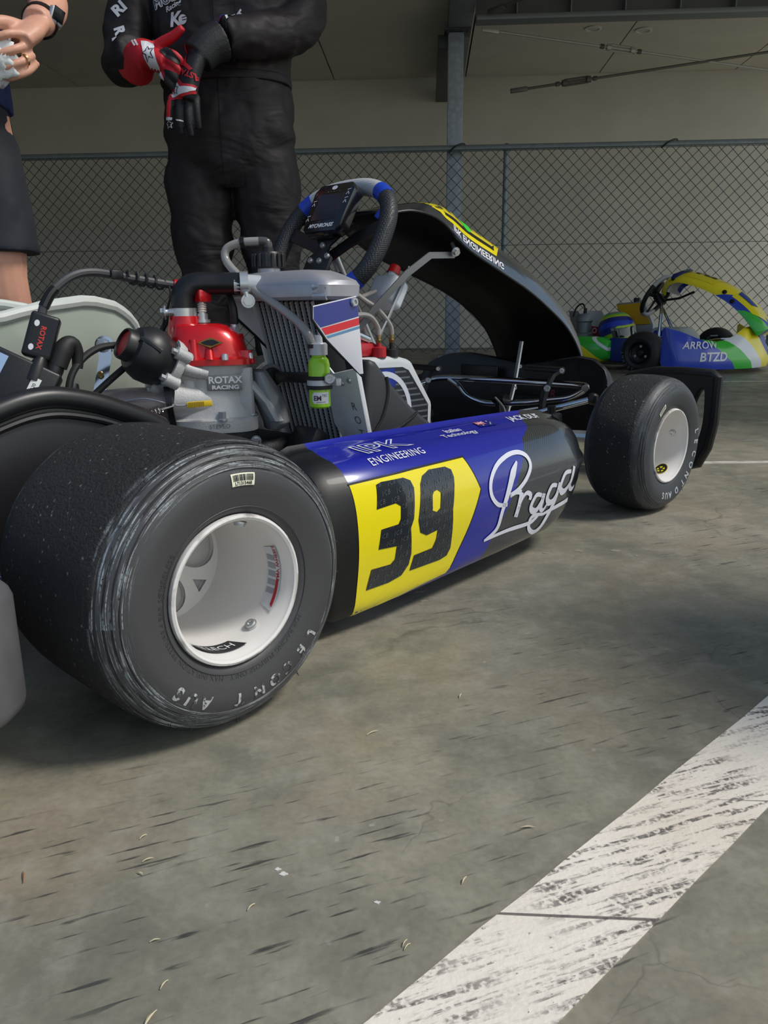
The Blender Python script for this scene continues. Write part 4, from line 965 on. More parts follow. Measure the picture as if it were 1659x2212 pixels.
ob('deflector_bolt', bolt((cx_ + .003, .318, .3965), (1, 0, 0), .006, .004, False), steel, rad)
ob('deflector_edge', tube([(cx_ + .001, .249, .392), (cx_ + .001, .249, .376), (cx_ + .001, .271, .350), (cx_ + .001, .333, .303)], .0016, 8), radb, rad)
ob('wind_deflector', bev(plate([(.292, .290, .400), (.292, .345, .402), (.292, .352, .335), (.292, .335, .352), (.292, .293, .386)], (-1, 0, 0), .003), .0006), MATS['deflector_white'], rad, label='plain white deflector')
ob('deflector_edge', tube([(.291, .291, .401), (.291, .291, .386), (.291, .335, .350), (.291, .37, .318)], .002, 8, 3), radb, rad)
# intake silencer beside the radiator
ism = mat('silencer_grey', (52, 53, 56), .5, bump=.02, bscale=500)
ip = [(.430, .20), (.437, .318), (.455, .312), (.49, .276), (.535, .238), (.600, .196), (.600, .16), (.43, .16)]
isl = kob('intake_silencer', bev(prism(ip, frame((.27, 0, 0), (0, 1, 0), (0, 0, 1)), .155), .010, 3), ism)
ob('silencer_seam', merge(tube([(.4255, .474, .288), (.4262, .476, .262), (.4262, .464, .230), (.4255, .442, .205)], .0022, 8, 6), tube([(.4255, .545, .228), (.4265, .525, .218), (.4262, .49, .205), (.4255, .45, .196)], .0022, 8, 6)), blacks, isl)

# ---------------- steering wheel with display
SA = R(30); SCn = Vector((0, .76, .52)); SXv = Vector((1, 0, 0)); SYv = Vector((0, math.sin(SA), math.cos(SA))); SNv = SXv.cross(SYv)
SM = frame(SCn, SXv, SYv)
def sw(a, dr=0., n=0.):
    a = R(a); c, s = math.cos(a), math.sin(a); p = 2.5
    return SM @ Vector(((.150 + dr) * math.copysign(abs(c) ** (2 / p), c), (.128 + dr) * math.copysign(abs(s) ** (2 / p), s), n))
def swarc(a0, a1, r, k=18): return tube([sw(a0 + (a1 - a0) * i / k) for i in range(k + 1)], r, 16)
grip = NT('grip_black', .5)
gv = grip.voro(260, rnd=.2); grip.color((30, 33, 38)); grip.bump(grip.rng(gv, .1, .45), .6, .002); grip = grip.m
gripw = NT('grip_white', .5); gripw.color((176, 178, 182)); gv = gripw.voro(300, rnd=.1); gripw.bump(gv, .4, .002); gripw = gripw.m
bluer = mat('grip_blue', (22, 62, 176), .4)
stw = kob('steering_wheel', swarc(-38, 42, .0178), grip)
ob('grip', swarc(141, 232, .0178), grip, stw)
ob('grip', swarc(55, 128, .0172), gripw, stw, label='white top grip')
ob('grip_band', swarc(42, 56, .0182, 6), bluer, stw); ob('grip_band', swarc(127, 142, .0182, 6), bluer, stw)
ob('grip_band', swarc(-72, -37, .0186, 8), bluer, stw, label='blue lower section'); ob('grip_band', swarc(231, 250, .0180, 6), bluer, stw)
ob('grip', swarc(249, 287, .0170), grip, stw)
ob('spoke', merge(strap([SM @ Vector((-.135, .03, 0)), SM @ Vector((-.06, .005, -.006)), SM @ Vector((0, -.03, -.01))], SYv, .03, .006), strap([SM @ Vector((.135, .03, 0)), SM @ Vector((.06, .005, -.006)), SM @ Vector((0, -.03, -.01))], SYv, .03, .006), strap([SM @ Vector((-.05, -.122, 0)), SM @ Vector((-.02, -.07, -.006)), SM @ Vector((0, -.03, -.01)), SM @ Vector((.02, -.07, -.006)), SM @ Vector((.05, -.122, 0))], SNv.cross(SXv) + SXv * .0, .03, .006)), blacks, stw)
hp = [(-.028, .045), (.028, .045), (.036, .020), (.016, 0), (.016, -.012), (.036, -.028), (.036, -.060), (-.036, -.060), (-.036, -.028), (-.016, -.012), (-.016, 0), (-.036, .020)]
ob('hub_plate', bev(prism(hp, SM @ Matrix.Translation((0, -.012, .004)), .008), .002), blackp, stw)
for x, y in ((0, -.014), (-.020, -.048), (.008, -.050), (.026, -.04)): ob('hub_bolt', bolt(SM @ Vector((x, y, .012)), SNv, .0065, .005, False), steel, stw)
ob('blue_trim', rbox((0, 0, 0), (.016, .03, .012), .002, 2, SM @ Matrix.Translation((.128, .055, .004)) @ Matrix.Rotation(R(-30), 4, 'Z')), bluer, stw)
dm_ = SM @ Matrix.Translation((.010, .052, .014)) @ Matrix.Scale(1.34, 4)
dpoly = [(-.040, -.033), (-.034, -.040), (.034, -.040), (.040, -.033), (.044, .030), (.034, .042), (-.034, .042), (-.044, .030)]
dis = ob('display', bev(prism(dpoly, dm_, .022), .004, 2), mat('display_case', (14, 15, 18), .25, coat=.5), stw, label='black lap-timer display')
ob('screen', prism([(-.027, -.022), (.027, -.022), (.027, .022), (-.027, .022)], dm_ @ Matrix.Translation((0, .001, .0222)), .0006), mat('screen_dark', (34, 37, 42), .12, coat=.6), stw)
ob('display_lettering', put(put(flat_text('MYCHRON5S', .0088, bold=.0003, shear=.25), Matrix.Translation((0, -.031, 0))), dm_ @ Matrix.Translation((0, 0, .0226))), whitep, stw, fix=False)
for x, y in ((-.034, .008), (-.035, -.018), (.034, .008), (.034, .022)):
    ob('display_button', put(merge(stroke([(x - .003, y - .003), (x, y + .002), (x + .003, y - .003)], .0014, 0), stroke([(x - .003, y + .005), (x + .004, y + .006)], .0010, 0)), dm_ @ Matrix.Translation((0, 0, .0226))), whitep, stw, fix=False)
ob('display_badge', put(flat_polys([[(.006 * math.cos(R(a)), .034 + .0035 * math.sin(R(a))) for a in range(0, 360, 20)]]), dm_ @ Matrix.Translation((0, 0, .0226))), whitep, stw, fix=False)
ob('shift_light', merge(*[lathe([(0, .0016), (.0005, .0014), (.0006, .0001)], dm_ @ Vector((-.012 + i * .006, .0275, .0222)), SNv, 10) for i in range(5)]), mat('led_dark', (60, 40, 44), .3), stw, kind='stuff')

# ---------------- front fairing (number panel)
NS = [(.800, .570, .125), (.86, .580, .142), (.94, .566, .148), (1.04, .516, .142), (1.17, .474, .135), (1.30, .432, .130), (1.40, .388, .130), (1.49, .336, .135), (1.55, .275, .14), (1.585, .215, .14)]
def cr1(vals, u):
    n = len(vals) - 1; u = max(0, min(n - 1e-6, u)); i = int(u); t = u - i
    a, b, c, d = vals[max(i - 1, 0)], vals[i], vals[i + 1], vals[min(i + 2, n)]
    return .5 * (2 * b + (c - a) * t + (2 * a - 5 * b + 4 * c - d) * t * t + (3 * b - a - 3 * c + d) * t ** 3)
def nas(u, v, off=0.):
    """u along (0..9), v across (-1..1)"""
    y, z, w = (cr1([q[k] for q in NS], u) for k in range(3))
    y2, z2 = (cr1([q[k] for q in NS], u + .05) for k in range(2)); t = Vector((0, y2 - y, z2 - z)).normalized(); n = Vector((0, -t.z, t.y))
    if n.z < 0 and n.y < 0: n = -n
    q_ = max(0., min(1., (u - 1.2) / 1.6)); cam_ = (.010 + .072 * q_ * q_ * (3 - 2 * q_)) * (1 - abs(v) ** 4.5)
    return Vector((w * v, y, z)) + n * (cam_ + off)
NU, NV = 54, 24
def nasheet(off): return [[nas(9 * i / NU, -1 + 2 * j / NV, off) for j in range(NV + 1)] for i in range(NU + 1)]
A_, B_ = nasheet(0), nasheet(-.0035)
rings = [a + list(reversed(b)) for a, b in zip(A_, B_)]
ff = kob('front_fairing', loft(rings), carbon, sharp=50)
ob('fairing_lining', loft([list(r) for r in nasheet(-.0042)], False, False), mat('lining_black', (13, 13, 14), .45), ff, fix=False)
ob('fairing_edge', tube([nas(9 * i / NU, 1, -.002) for i in range(NU + 1)], .0028, 8), blackp, ff); ob('fairing_edge', tube([nas(9 * i / NU, -1, -.002) for i in range(NU + 1)], .0028, 8), blackp, ff)
def nasd(name, g, m, off, **k):
    V, F = fine(g, .25); return ob(name, ([nas(v.x, v.y, off) for v in V], F), m, ff, fix=False, **k)
nasd('number_panel', flat_polys([[(2.0, -.82), (2.0, .82), (2.25, .93), (4.0, .90), (4.25, .72), (4.25, -.72), (4.0, -.90), (2.25, -.93)]]), yellowp, .0008, label='yellow number panel')
nasd('panel_outline', stroke([(2.12, -.78), (2.12, .78), (2.3, .86), (3.95, .83), (4.12, .66), (4.12, -.66), (3.95, -.83), (2.3, -.86)], .05, 0, True), blacks, .0014)
nasd('green_sticker', flat_polys([[(3.15 + .17 * math.cos(R(a)), .74 + .10 * math.sin(R(a))) for a in range(0, 360, 20)]]), mat('sticker_green', (46, 200, 50), .4), .0018)
V, F = fine(put(flat_text('IPK ENGINEERING', .20, bold=.004), Matrix.Scale(1, 4)), .05)
ob('fairing_lettering', ([nas(3.35 + v.x * 1.05, .955 + v.y * .35, .0016) for v in V], F), whitep, ff, fix=False)
ob('fairing_stay', strap([(.125, 1.015, .512), (.125, 1.012, .500), (.12, .94, .497), (.11, .875, .458), (.085, .80, .385), (.06, .76, .33)], (0, -.5, .85), .015, .003), mat('stay_steel', (122, 124, 128), .35, .6), ff)
ob('stay_bolt', merge(bolt((.135, 1.008, .506), (.9, -.3, -.3), .007, .008), cyl((.12, 1.015, .525), (.135, 1.008, .506), .004)), steel, ff)
sb = kob('fairing_strut', strap([(.05, 1.405, .300), (.052, 1.375, .19), (.055, 1.33, .09), (.056, 1.32, .05)], (.80, -.60, 0), .020, .004), alu)
for y, z in ((1.392, .235), (1.372, .180), (1.352, .135)): ob('strut_bolt', bolt((.058, y - .004, z), (.75, -.65, 0), .0055, .004, False), steel, sb)

# ---------------- nose: centre section and two wing ends
def nose_x(x):
    a = abs(x); T = [(0, 1.50, .235), (.10, 1.495, .25), (.18, 1.475, .262), (.24, 1.45, .258), (.285, 1.425, .238), (.305, 1.41, .205), (.315, 1.40, .15)]
    for (p, b, c), (q, d, e) in zip(T, T[1:]):
        if p <= a <= q: t = (a - p) / (q - p); return b + (d - b) * t, c + (e - c) * t
    return T[-1][1:]
rings = []
for i in range(45):
    x = -.315 + .63 * i / 44; y, zt = nose_x(x)
    rings.append([Vector((x, y, .045)), Vector((x, y - .004, .12)), Vector((x, y - .006, zt - .02)), Vector((x, y, zt - .004)), Vector((x, y + .012, zt)), Vector((x, y + .03, zt - .012)), Vector((x, y + .075, .15)), Vector((x, y + .085, .08)), Vector((x, y + .05, .042))])
nosem = mat('nose_black', (21, 22, 24), .42)
nose = kob('nose_cone', loft(rings), nosem, sharp=45)
ob('moulded_panel', merge(rbox((-.13, 1.462, .205), (.13, .008, .045), .004), rbox((.02, 1.49, .165), (.10, .008, .035), .004)), nosem, nose)
ob('chalk_mark', put(flat_text('1R', .028, shear=.2), frame((.11, 1.462, .16), (1, -.12, 0), (0, 0, 1))), mat('mark_pink', (150, 60, 80), .6), nose, fix=False)
for s in (-1, 1):
    outl = [(0, .09), (.02, .19), (.06, .228), (.13, .242), (.20, .245), (.276, .244), (.288, .238), (.288, .14), (.278, .085), (.258, .045), (.235, .038), (.15, .038), (.03, .045)]
    hol = [(.258, .215), (.266, .205), (.268, .14), (.258, .095), (.246, .085), (.234, .09), (.230, .12), (.234, .17), (.246, .205)]
    hol = [(p.x, p.y) for p in catmull([Vector((a, b, 0)) for a, b in hol], 3, True)]
    M = frame((s * .325, 1.395, 0), (s * 1, -.22, 0), (0, 0, 1))
    g = flat_polys([outl, hol]); gb = [Vector((v.x, v.y, .018)) for v in g[0]]
    def walls(P):
        n = len(P); return ([Vector((a, b, 0)) for a, b in P] + [Vector((a, b, .018)) for a, b in P], [(i, (i + 1) % n, n + (i + 1) % n, n + i) for i in range(n)])
    wg = merge(g, (gb, [tuple(reversed(f)) for f in g[1]]), walls(outl), walls(hol))
    ob('nose_wing', put(wg, M), nosem, nose)
    ob('wing_lip', tube([M @ Vector((a, b, .009)) for a, b in outl], .011, 10, closed=True), nosem, nose)
    ob('wing_lip', tube([M @ Vector((a, b, .009)) for a, b in hol], .006, 8, closed=True), nosem, nose)
    ob('wing_web', loft([[M @ Vector((.0, .10, .01)), M @ Vector((.0, .19, .01)), M @ Vector((0, .19, .03)), M @ Vector((0, .10, .03))], [Vector((s * .30, 1.41, .10)), Vector((s * .30, 1.41, .20)), Vector((s * .30, 1.44, .20)), Vector((s * .30, 1.44, .10))]]), nosem, nose)
# chromed bumper tubes
ub = kob('front_bumper', tube([(-.19, 1.14, .12), (-.185, 1.20, .165), (-.165, 1.26, .190), (-.12, 1.28, .203), (.0, 1.285, .2055), (.15, 1.285, .207), (.30, 1.28, .207), (.325, 1.26, .203)], .0085, 12, 6), chrome)
ob('lower_tube', tube([(-.095, 1.28, .203), (-.06, 1.28, .185), (-.035, 1.28, .163), (.0, 1.28, .150), (.045, 1.28, .146), (.15, 1.28, .156), (.21, 1.28, .166), (.27, 1.28, .176), (.305, 1.28, .192), (.320, 1.28, .205)], .0075, 12, 6), chrome, ub)
ob('bumper_clamp', merge(strap([(.075, 1.27, .165), (.085, 1.262, .12), (.085, 1.255, .06)], (.9, -.4, 0), .02, .012), cyl((.06, 1.275, .160), (.10, 1.268, .162), .013)), blacks, ub)
for s in (-1, 1): ob('bumper_stay', tube([(s * .20, 1.28, .19 if s > 0 else .17), (s * .20, 1.27, .10), (s * .21, 1.25, .06)], .008, 10), blacks, ub)
# pedals
pdm = mat('pedal_alloy', (76, 78, 82), .35, .7)
def pedal(x0, P):
    p_ = kob('pedal', strap(P, (.72, -.70, 0), .018, .008), pdm)
    ob('pedal_bolt', bolt(Vector(P[2]) + Vector((.004, -.006, 0)), (.7, -.7, 0), .008, .005, False), steel, p_)
    ob('pedal_bolt', bolt(Vector(P[0]) + Vector((.004, -.006, 0)), (.7, -.7, 0), .006, .005, False), steel, p_)
    ob('foot_bar', tube([Vector(P[0]) + Vector((.005, 0, 0)), Vector(P[0]) + Vector((-.105, .015, .0))], .008, 12), blackp, p_)
    ob('pedal_pivot', merge(cyl(Vector(P[-1]) + Vector((-.03, 0, 0)), Vector(P[-1]) + Vector((.03, 0, 0)), .01), rbox(Vector(P[-1]) + Vector((0, 0, -.04)), (.04, .03, .08), .006)), blacks, p_)
    return p_
pedal(.3, [(.292, 1.205, .246), (.276, 1.20, .236), (.262, 1.195, .205), (.258, 1.19, .175), (.258, 1.185, .13)])
pedal(-.1, [(-.065, 1.195, .236), (-.085, 1.195, .230), (-.098, 1.195, .205), (-.108, 1.19, .17), (-.108, 1.185, .12)])
kob('pedal_cable', tube([(.25, 1.18, .16), (.21, 1.15, .15), (.17, 1.17, .13), (.14, 1.2, .15), (.10, 1.22, .17)], .0025, 8, 6), steel)
kob('master_cylinder', merge(rbox((.15, 1.12, .085), (.05, .09, .045), .008), cyl((.15, 1.10, .10), (.15, 1.10, .135), .018)), blacks)

# ---------------- fuel tank with printed side
tkm = mat('tank_white', (196, 199, 202), .35, sss=.25, coat=.2)
tp = [(.715, .06), (.715, .272), (.735, .290), (.86, .290), (.905, .280), (.978, .180), (.974, .10), (.955, .06)]
tnk = kob('fuel_tank', bev(prism(tp, frame((-.10, 0, 0), (0, 1, 0), (0, 0, 1)), .20), .014, 4), tkm)
TS = frame((.1006, 0, 0), (0, 1, 0), (0, 0, 1))
ob('tank_decal', put(flat_polys([[(.785, .258), (.800, .268), (.872, .266), (.892, .258), (.958, .178), (.955, .09), (.78, .09)]]), TS), mat('decal_carbon', (40, 44, 50), .3, coat=.4), tnk, fix=False)
ob('decal_stripes', put(merge(*[stroke([(.80, .10 + i * .013), (.955 - max(0, i - 6) * .012, .10 + i * .013)], .004, 0) for i in range(13)]), TS @ Matrix.Translation((0, 0, .0003))), mat('decal_grey', (98, 100, 106), .35), tnk, fix=False)
ob('decal_blue', put(flat_polys([[(.785, .256), (.798, .264), (.845, .266), (.852, .235), (.835, .205), (.79, .19), (.785, .2)]]), TS @ Matrix.Translation((0, 0, .0006))), mat('decal_blue', (24, 50, 140), .3, coat=.4), tnk, fix=False)
def arc(cx, cy, r, a0, a1, w, asp=1.): return stroke([(cx + r * math.cos(R(a)), cy + r * asp * math.sin(R(a))) for a in range(a0, a1 + 1, 8)] if a1 > a0 else [], w, 0)
ob('decal_swirl', put(merge(arc(.812, .172, .082, -58, 118, .012), arc(.808, .172, .050, -62, 122, .018), flat_polys([[(.802, .185), (.838, .205), (.834, .165)]])), TS @ Matrix.Translation((0, 0, .0009))), mat('swirl_white', (208, 212, 224), .35), tnk, fix=False)
ob('tank_cap', lathe([(0, .016), (.02, .0155), (.022, .013), (.022, .006), (.034, .005)], (.085, .815, .289), (0, 0, 1), 20), mat('cap_red2', (170, 20, 30), .4), tnk)
ob('tank_cap', lathe([(0, .016), (.014, .0155), (.016, .013), (.016, .006), (.032, .005)], (.085, .855, .289), (0, 0, 1), 20), blackp, tnk)
ob('red_panel', rbox((.02, .775, .305), (.12, .09, .03), .01), mat('red_panel', (170, 36, 44), .4), tnk)
for x, y in ((.085, .815), (.085, .855)): ob('brass_fitting', lathe([(0, .0055), (.006, .0065), (.008, .0045), (.020, .0050), (.022, .0040)], (x, y, .318), (0, 0, 1), 12), mat('brass', (150, 130, 80), .35, .8), tnk)
ob('fuel_hose', tube([(.085, .815, .335), (.084, .812, .352), (.080, .795, .372), (.076, .765, .376), (.076, .735, .366)], .0058, 10, 6), clearm, tnk); ob('fuel_hose', tube([(.085, .855, .335), (.084, .85, .355), (.075, .825, .385), (.06, .80, .405), (.05, .785, .418)], .0058, 10, 6), clearm, tnk)
# small overflow bottle hung under the wheel
wb = Matrix.Translation((.045, .888, .425)) @ Matrix.Rotation(R(-32), 4, 'X')
ovb = kob('overflow_bottle', merge(rbox((0, 0, -.004), (.07, .052, .066), .012, 4, wb), lathe([(.028, .012), (.040, .011)], wb @ Vector((0, -.006, 0)), wb.to_3x3() @ Vector((0, 0, 1)), 16, caps=True)), mat('bottle_milky', (208, 214, 222), .35, sss=.35))
ob('bottle_cap', lathe([(.038, .0135), (.056, .0125), (.058, .010), (.058, .0001)], wb @ Vector((0, -.006, 0)), wb.to_3x3() @ Vector((0, 0, 1)), 18), mat('cap_bright_red', (214, 30, 34), .4), ovb)
ob('bottle_spout', cyl((.045, .848, .424), (.05, .80, .412), .005), clearm, ovb)
ob('bottle_bracket', strap([(.09, .905, .47), (.088, .885, .43), (.08, .845, .36), (.075, .82, .32)], (.62, -.55, .5), .018, .003), alu, ovb)
kob('loom', merge(tube([(.03, .76, .46), (.05, .74, .40), (.07, .73, .33), (.06, .72, .25)], .004, 8, 5), tube([(.02, .77, .45), (.06, .76, .38), (.05, .70, .33), (.04, .66, .2)], .003, 8, 5)), rubber)
kob('clutch_lever', merge(tube([(.06, .74, .345), (.065, .775, .335), (.07, .80, .325)], .008, 10), cyl((.06, .75, .30), (.05, .72, .38), .009)), chrome)
kob('blue_guard', rbox((.06, .742, .345), (.02, .03, .05), .006), bluer)
# ================================================================ people
def remesh(name, g, m, parent, vox=.008, smooth=6, disp=0., dscale=.05, mats=None):
    """fuse closed pieces into one continuous skin"""
    me = bpy.data.meshes.new(name); me.from_pydata([tuple(v) for v in g[0]], [], [tuple(f) for f in g[1]]); recalc(me)
    o = bpy.data.objects.new('tmp', me); COL.objects.link(o)
    r = o.modifiers.new('r', 'REMESH'); r.mode = 'VOXEL'; r.voxel_size = vox
    s = o.modifiers.new('s', 'SMOOTH'); s.factor = .5; s.iterations = smooth
    if disp:
        tx = bpy.data.textures.new('folds', 'CLOUDS'); tx.noise_scale = dscale; tx.noise_depth = 2
        d = o.modifiers.new('d', 'DISPLACE'); d.texture = tx; d.strength = disp; d.mid_level = .5; d.texture_coords = 'LOCAL'
    dg = bpy.context.evaluated_depsgraph_get(); ev = o.evaluated_get(dg); me2 = bpy.data.meshes.new_from_object(ev)
    bpy.data.objects.remove(o); me2.name = name
    me2.materials.clear(); me2.materials.append(m)
    for p in me2.polygons: p.use_smooth = True
    o2 = bpy.data.objects.new(name, me2); COL.objects.link(o2); o2.parent = parent
    return o2
def limb(P, rr, n=16, k=5, flat=1.):
    """tapered limb through joints P with radii rr (rx or (rx, ry))"""
    return tube(P, rr, n, k, sq=flat)
def trunk(rows, n=24):
    """rows of (centre, rx, ry)"""
    return loft([[Vector((c[0] + a.x, c[1] + a.y, c[2])) for a in ell((0, 0, 0), rx, ry, n, None, 2.4)] for c, rx, ry in rows])
def ball(c, r, n=16): 
    return lathe([(-r * math.cos(math.pi * i / 10), max(r * math.sin(math.pi * i / 10), 1e-4)) for i in range(11)], c, (0, 0, 1), n)
skin = mat('skin', (206, 152, 128), .5, noise=.06, nscale=25, sss=.12, bump=.04, bscale=250)
suit = NT('race_suit', .58)
suit.color((36, 31, 33)); fo = suit.noise(5, 2, src=suit.mapping(scale=(1, 1, 2.2)), dist=1.5); suit.bump(fo, .4, .03)
suit.b.inputs['Specular IOR Level'].default_value = .3; suit = suit.m
hairm = mat('hair_brown', (58, 42, 32), .6, bump=.3, bscale=200)

# ---- driver in a black race suit, pulling on his gloves (local: x right in view, -y towards the kart)
DR = empty('person', (-.447, 2.53, 0)); DR.scale = (1.02, 1.0, 1.005)
tag(DR, 'driver in a black race suit pulling on red, white and black gloves behind the kart', 'person')
torso = trunk([((.0, .0, .74), .10, .09), ((0, 0, .80), .165, .115), ((0, 0, .88), .192, .125), ((0, -.005, .96), .188, .12), ((0, -.005, 1.02), .178, .115), ((0, -.005, 1.06), .184, .12), ((0, -.005, 1.14), .192, .122), ((0, 0, 1.24), .202, .125), ((0, .005, 1.34), .205, .12), ((0, .01, 1.41), .17, .10), ((0, .012, 1.46), .09, .075), ((0, .012, 1.49), .066, .064)])
legL = limb([(-.085, .0, .84), (-.098, 0, .72), (-.094, -.01, .50), (-.090, .0, .30), (-.086, .01, .09)], [.100, .100, .080, .074, .066])
legR = limb([(.085, .0, .84), (.100, 0, .72), (.112, -.012, .50), (.118, .0, .30), (.122, .01, .09)], [.100, .100, .082, .076, .068])
# his right arm (left in view): shoulder, elbow out, forearm forward across the belly
armL = limb([(-.185, .005, 1.385), (-.235, .0, 1.29), (-.265, -.03, 1.17), (-.268, -.07, 1.07), (-.24, -.14, 1.045), (-.205, -.19, 1.065)], [.075, .068, .062, .062, .054, .046])
# his left arm: elbow back, forearm crossing to the front
armR = limb([(.185, .005, 1.385), (.22, .015, 1.29), (.215, -.02, 1.18), (.165, -.09, 1.125), (.09, -.16, 1.10), (.03, -.205, 1.085)], [.076, .070, .066, .062, .055, .047])
sui = remesh('race_suit', merge(torso, legL, legR, armL, armR), suit, DR, .009, 5, .034, .11)
sui['label'] = 'black quilted race suit'
stree = bvh_obj(sui)
ob('waist_band', lathe([(-.016, .0), (-.016, .001)], (0, 0, 0), (0, 0, 1), 3), suit, DR) if False else None
def ring_on(z, rx, ry, t, name, cy=-.005):
    g = loft([[Vector((a.x, a.y + cy, zz)) for a in ell((0, 0, 0), rx + e, ry + e, 32, None, 2.4)] for zz, e in ((z - t, .0), (z - t * .8, .004), (z, .006), (z + t * .8, .004), (z + t, 0))], False)
    return ob(name, g, suit, DR)
ring_on(1.022, .181, .118, .012, 'waist_seam')
# fly placket and pocket seams
ob('fly_placket', wrap(flat_polys([[(-.004, .735), (.052, .735), (.050, 1.35), (-.004, 1.35)]]), frame((0, -.2, 0), (1, 0, 0), (0, 0, 1)), stree, .003, .02, .5), suit, DR, fix=False)
FR = frame((0, -.25, 0), (1, 0, 0), (0, 0, 1))
def badge(name, g, m, x, z, rot=0., off=.0022, L=.008):
    return ob(name, wrap(put(g, Matrix.Translation((x, z, 0)) @ Matrix.Rotation(R(rot), 4, 'Z')), FR, stree, off, L, .6), m, DR, fix=False)
wh = mat('badge_white', (206, 208, 214), .6); gk = mat('badge_dark', (30, 30, 34), .6); bl_ = mat('badge_blue', (40, 70, 170), .6); rd_ = mat('badge_red', (190, 30, 40), .6)
badge('chest_logo', flat_text('MGtires', .034, bold=.0022, xs=.95), wh, -.118, 1.212, 14)
badge('chest_logo_fill', flat_text('MGtires', .034, bold=-.0004, xs=.95), gk, -.118, 1.212, 14, .0032)
badge('chest_logo', flat_text('Racing', .018, shear=.3, bold=.0004), wh, -.114, 1.190, 20)
badge('chest_logo', flat_text('K', .048, shear=.2, bold=.0016), wh, -.112, 1.156, 4)
badge('chest_logo', flat_polys([[(.012 * math.cos(R(a)), .0125 * math.sin(R(a))) for a in range(0, 360, 20)]]), wh, -.089, 1.156, 0)
badge('chest_logo', merge(stroke([(-.002, .004), (.012, .006)], .0022, 0), stroke([(-.001, -.002), (.012, -.001)], .0022, 0)), gk, -.089, 1.156, 0, .0032)
badge('sleeve_logo', flat_text('ART', .030, bold=.0012), wh, .058, 1.150, 50)
badge('sleeve_logo', flat_polys([[(-.018, -.008), (.018, .003), (.02, .010), (-.004, .010)]]), rd_, .022, 1.118, 30)
badge('sleeve_logo', flat_polys([[(-.012, -.004), (.018, .006), (.016, .012), (0, .008)]]), bl_, .026, 1.122, 30, .003)
badge('sleeve_logo', flat_text('B', .058, bold=.003), wh, -.262, 1.105, -72)
badge('sleeve_logo', flat_text('R', .036, bold=.002), wh, -.268, 1.135, -72)
badge('sleeve_logo', flat_text('RI', .045, bold=.002), wh, -.268, 1.195, 40)
# head, neck (above the frame)
face = merge(trunk([((0, .01, 1.45), .058, .058), ((0, .0, 1.52), .056, .058), ((0, -.005, 1.555), .064, .075), ((0, -.01, 1.60), .074, .090), ((0, -.008, 1.66), .078, .098), ((0, .0, 1.72), .074, .094), ((0, .008, 1.76), .052, .066), ((0, .01, 1.775), .02, .03)]),
             limb([(0, -.09, 1.665), (0, -.105, 1.64), (0, -.108, 1.625)], [.010, .013, .011]), ball((-.078, .01, 1.65), .018), ball((.078, .01, 1.65), .018), limb([(-.022, -.088, 1.592), (0, -.096, 1.593), (.022, -.088, 1.592)], [.006, .009, .006]))
remesh('head', face, skin, DR, .006, 3)
for s in (-1, 1): ob('eye', ball((s * .03, -.085, 1.665), .011), mat('eye_white', (226, 224, 220), .3), DR); ob('eyebrow', limb([(s * .05, -.083, 1.688), (s * .03, -.094, 1.692), (s * .014, -.095, 1.688)], .005), hairm, DR)
ob('hair', trunk([((0, .03, 1.62), .07, .085), ((0, .022, 1.68), .084, .10), ((0, .012, 1.74), .082, .102), ((0, .008, 1.78), .06, .075), ((0, .01, 1.79), .02, .03)]), hairm, DR)
for s, x in ((-1, -.080), (1, .124)):
    ob('shoe', bev(loft([[Vector((x + a.x, -.04 + a.y, z)) for a in ell((0, 0, 0), .045 * q, .13 * q, 20, None, 2.6)] for z, q in ((0, .96), (.012, 1), (.035, .98), (.06, .8))] + [[Vector((x + a.x, .01 + a.y, z)) for a in ell((0, 0, 0), .045, .055, 20)] for z in (.085, .12)]), .002), blackp, DR)
# gloves: his right hand (left in view) grips the cuff of the other glove, which hangs fingers down
gl_red = mat('glove_red', (190, 26, 40), .55, bump=.1, bscale=300); gl_blk = mat('glove_black', (20, 21, 26), .6, bump=.15, bscale=200); gl_wht = mat('glove_white', (214, 216, 224), .55)
def GV(p): return Vector(p)
# hand A (grips): palm from wrist (-.20,-.195,1.065) towards (-.09,-.235,1.03)
A0, A1 = GV((-.200, -.195, 1.066)), GV((-.118, -.228, 1.040))
ga = [limb([(-.232, -.150, 1.050), A0, (-.175, -.207, 1.058)], [.050, .043, .042], 18, 4),
      tube([(-.180, -.204, 1.060), (-.150, -.216, 1.050), A1], [.040, .046, .040], 18, 3, sq=.62)]
fingA = [[(-.128, -.242, 1.066), (-.100, -.252, 1.056), (-.082, -.244, 1.038), (-.078, -.226, 1.020)],
         [(-.128, -.244, 1.048), (-.104, -.258, 1.034), (-.088, -.250, 1.012), (-.084, -.230, .998)],
         [(-.132, -.240, 1.030), (-.112, -.254, 1.012), (-.096, -.248, .992), (-.092, -.228, .982)],
         [(-.140, -.234, 1.014), (-.124, -.246, .996), (-.110, -.242, .978), (-.104, -.226, .970)]]
for f_ in fingA: ga.append(limb(f_, [.0096, .0092, .0088, .0078], 10, 4))
ga.append(limb([(-.170, -.200, 1.082), (-.135, -.212, 1.096), (-.102, -.224, 1.108), (-.078, -.232, 1.124)], [.016, .0145, .0125, .010], 10, 4))
gA = remesh('glove', merge(*ga), gl_red, DR, .0036, 2); gA['label'] = 'red glove gripping the other glove'
ta = bvh_obj(gA)
def onA(name, P, m, off=.0018): ob(name, wrap(flat_polys([P]), FR, ta, off, .006, .6), m, DR, fix=False)
onA('glove_panel', [(-.188, 1.092), (-.160, 1.090), (-.150, 1.060), (-.140, 1.025), (-.150, .998), (-.165, 1.02), (-.178, 1.05)], gl_wht)
onA('glove_panel', [(-.160, 1.010), (-.146, 1.000), (-.138, .985), (-.128, .978), (-.132, 1.0), (-.14, 1.018)], gl_wht)
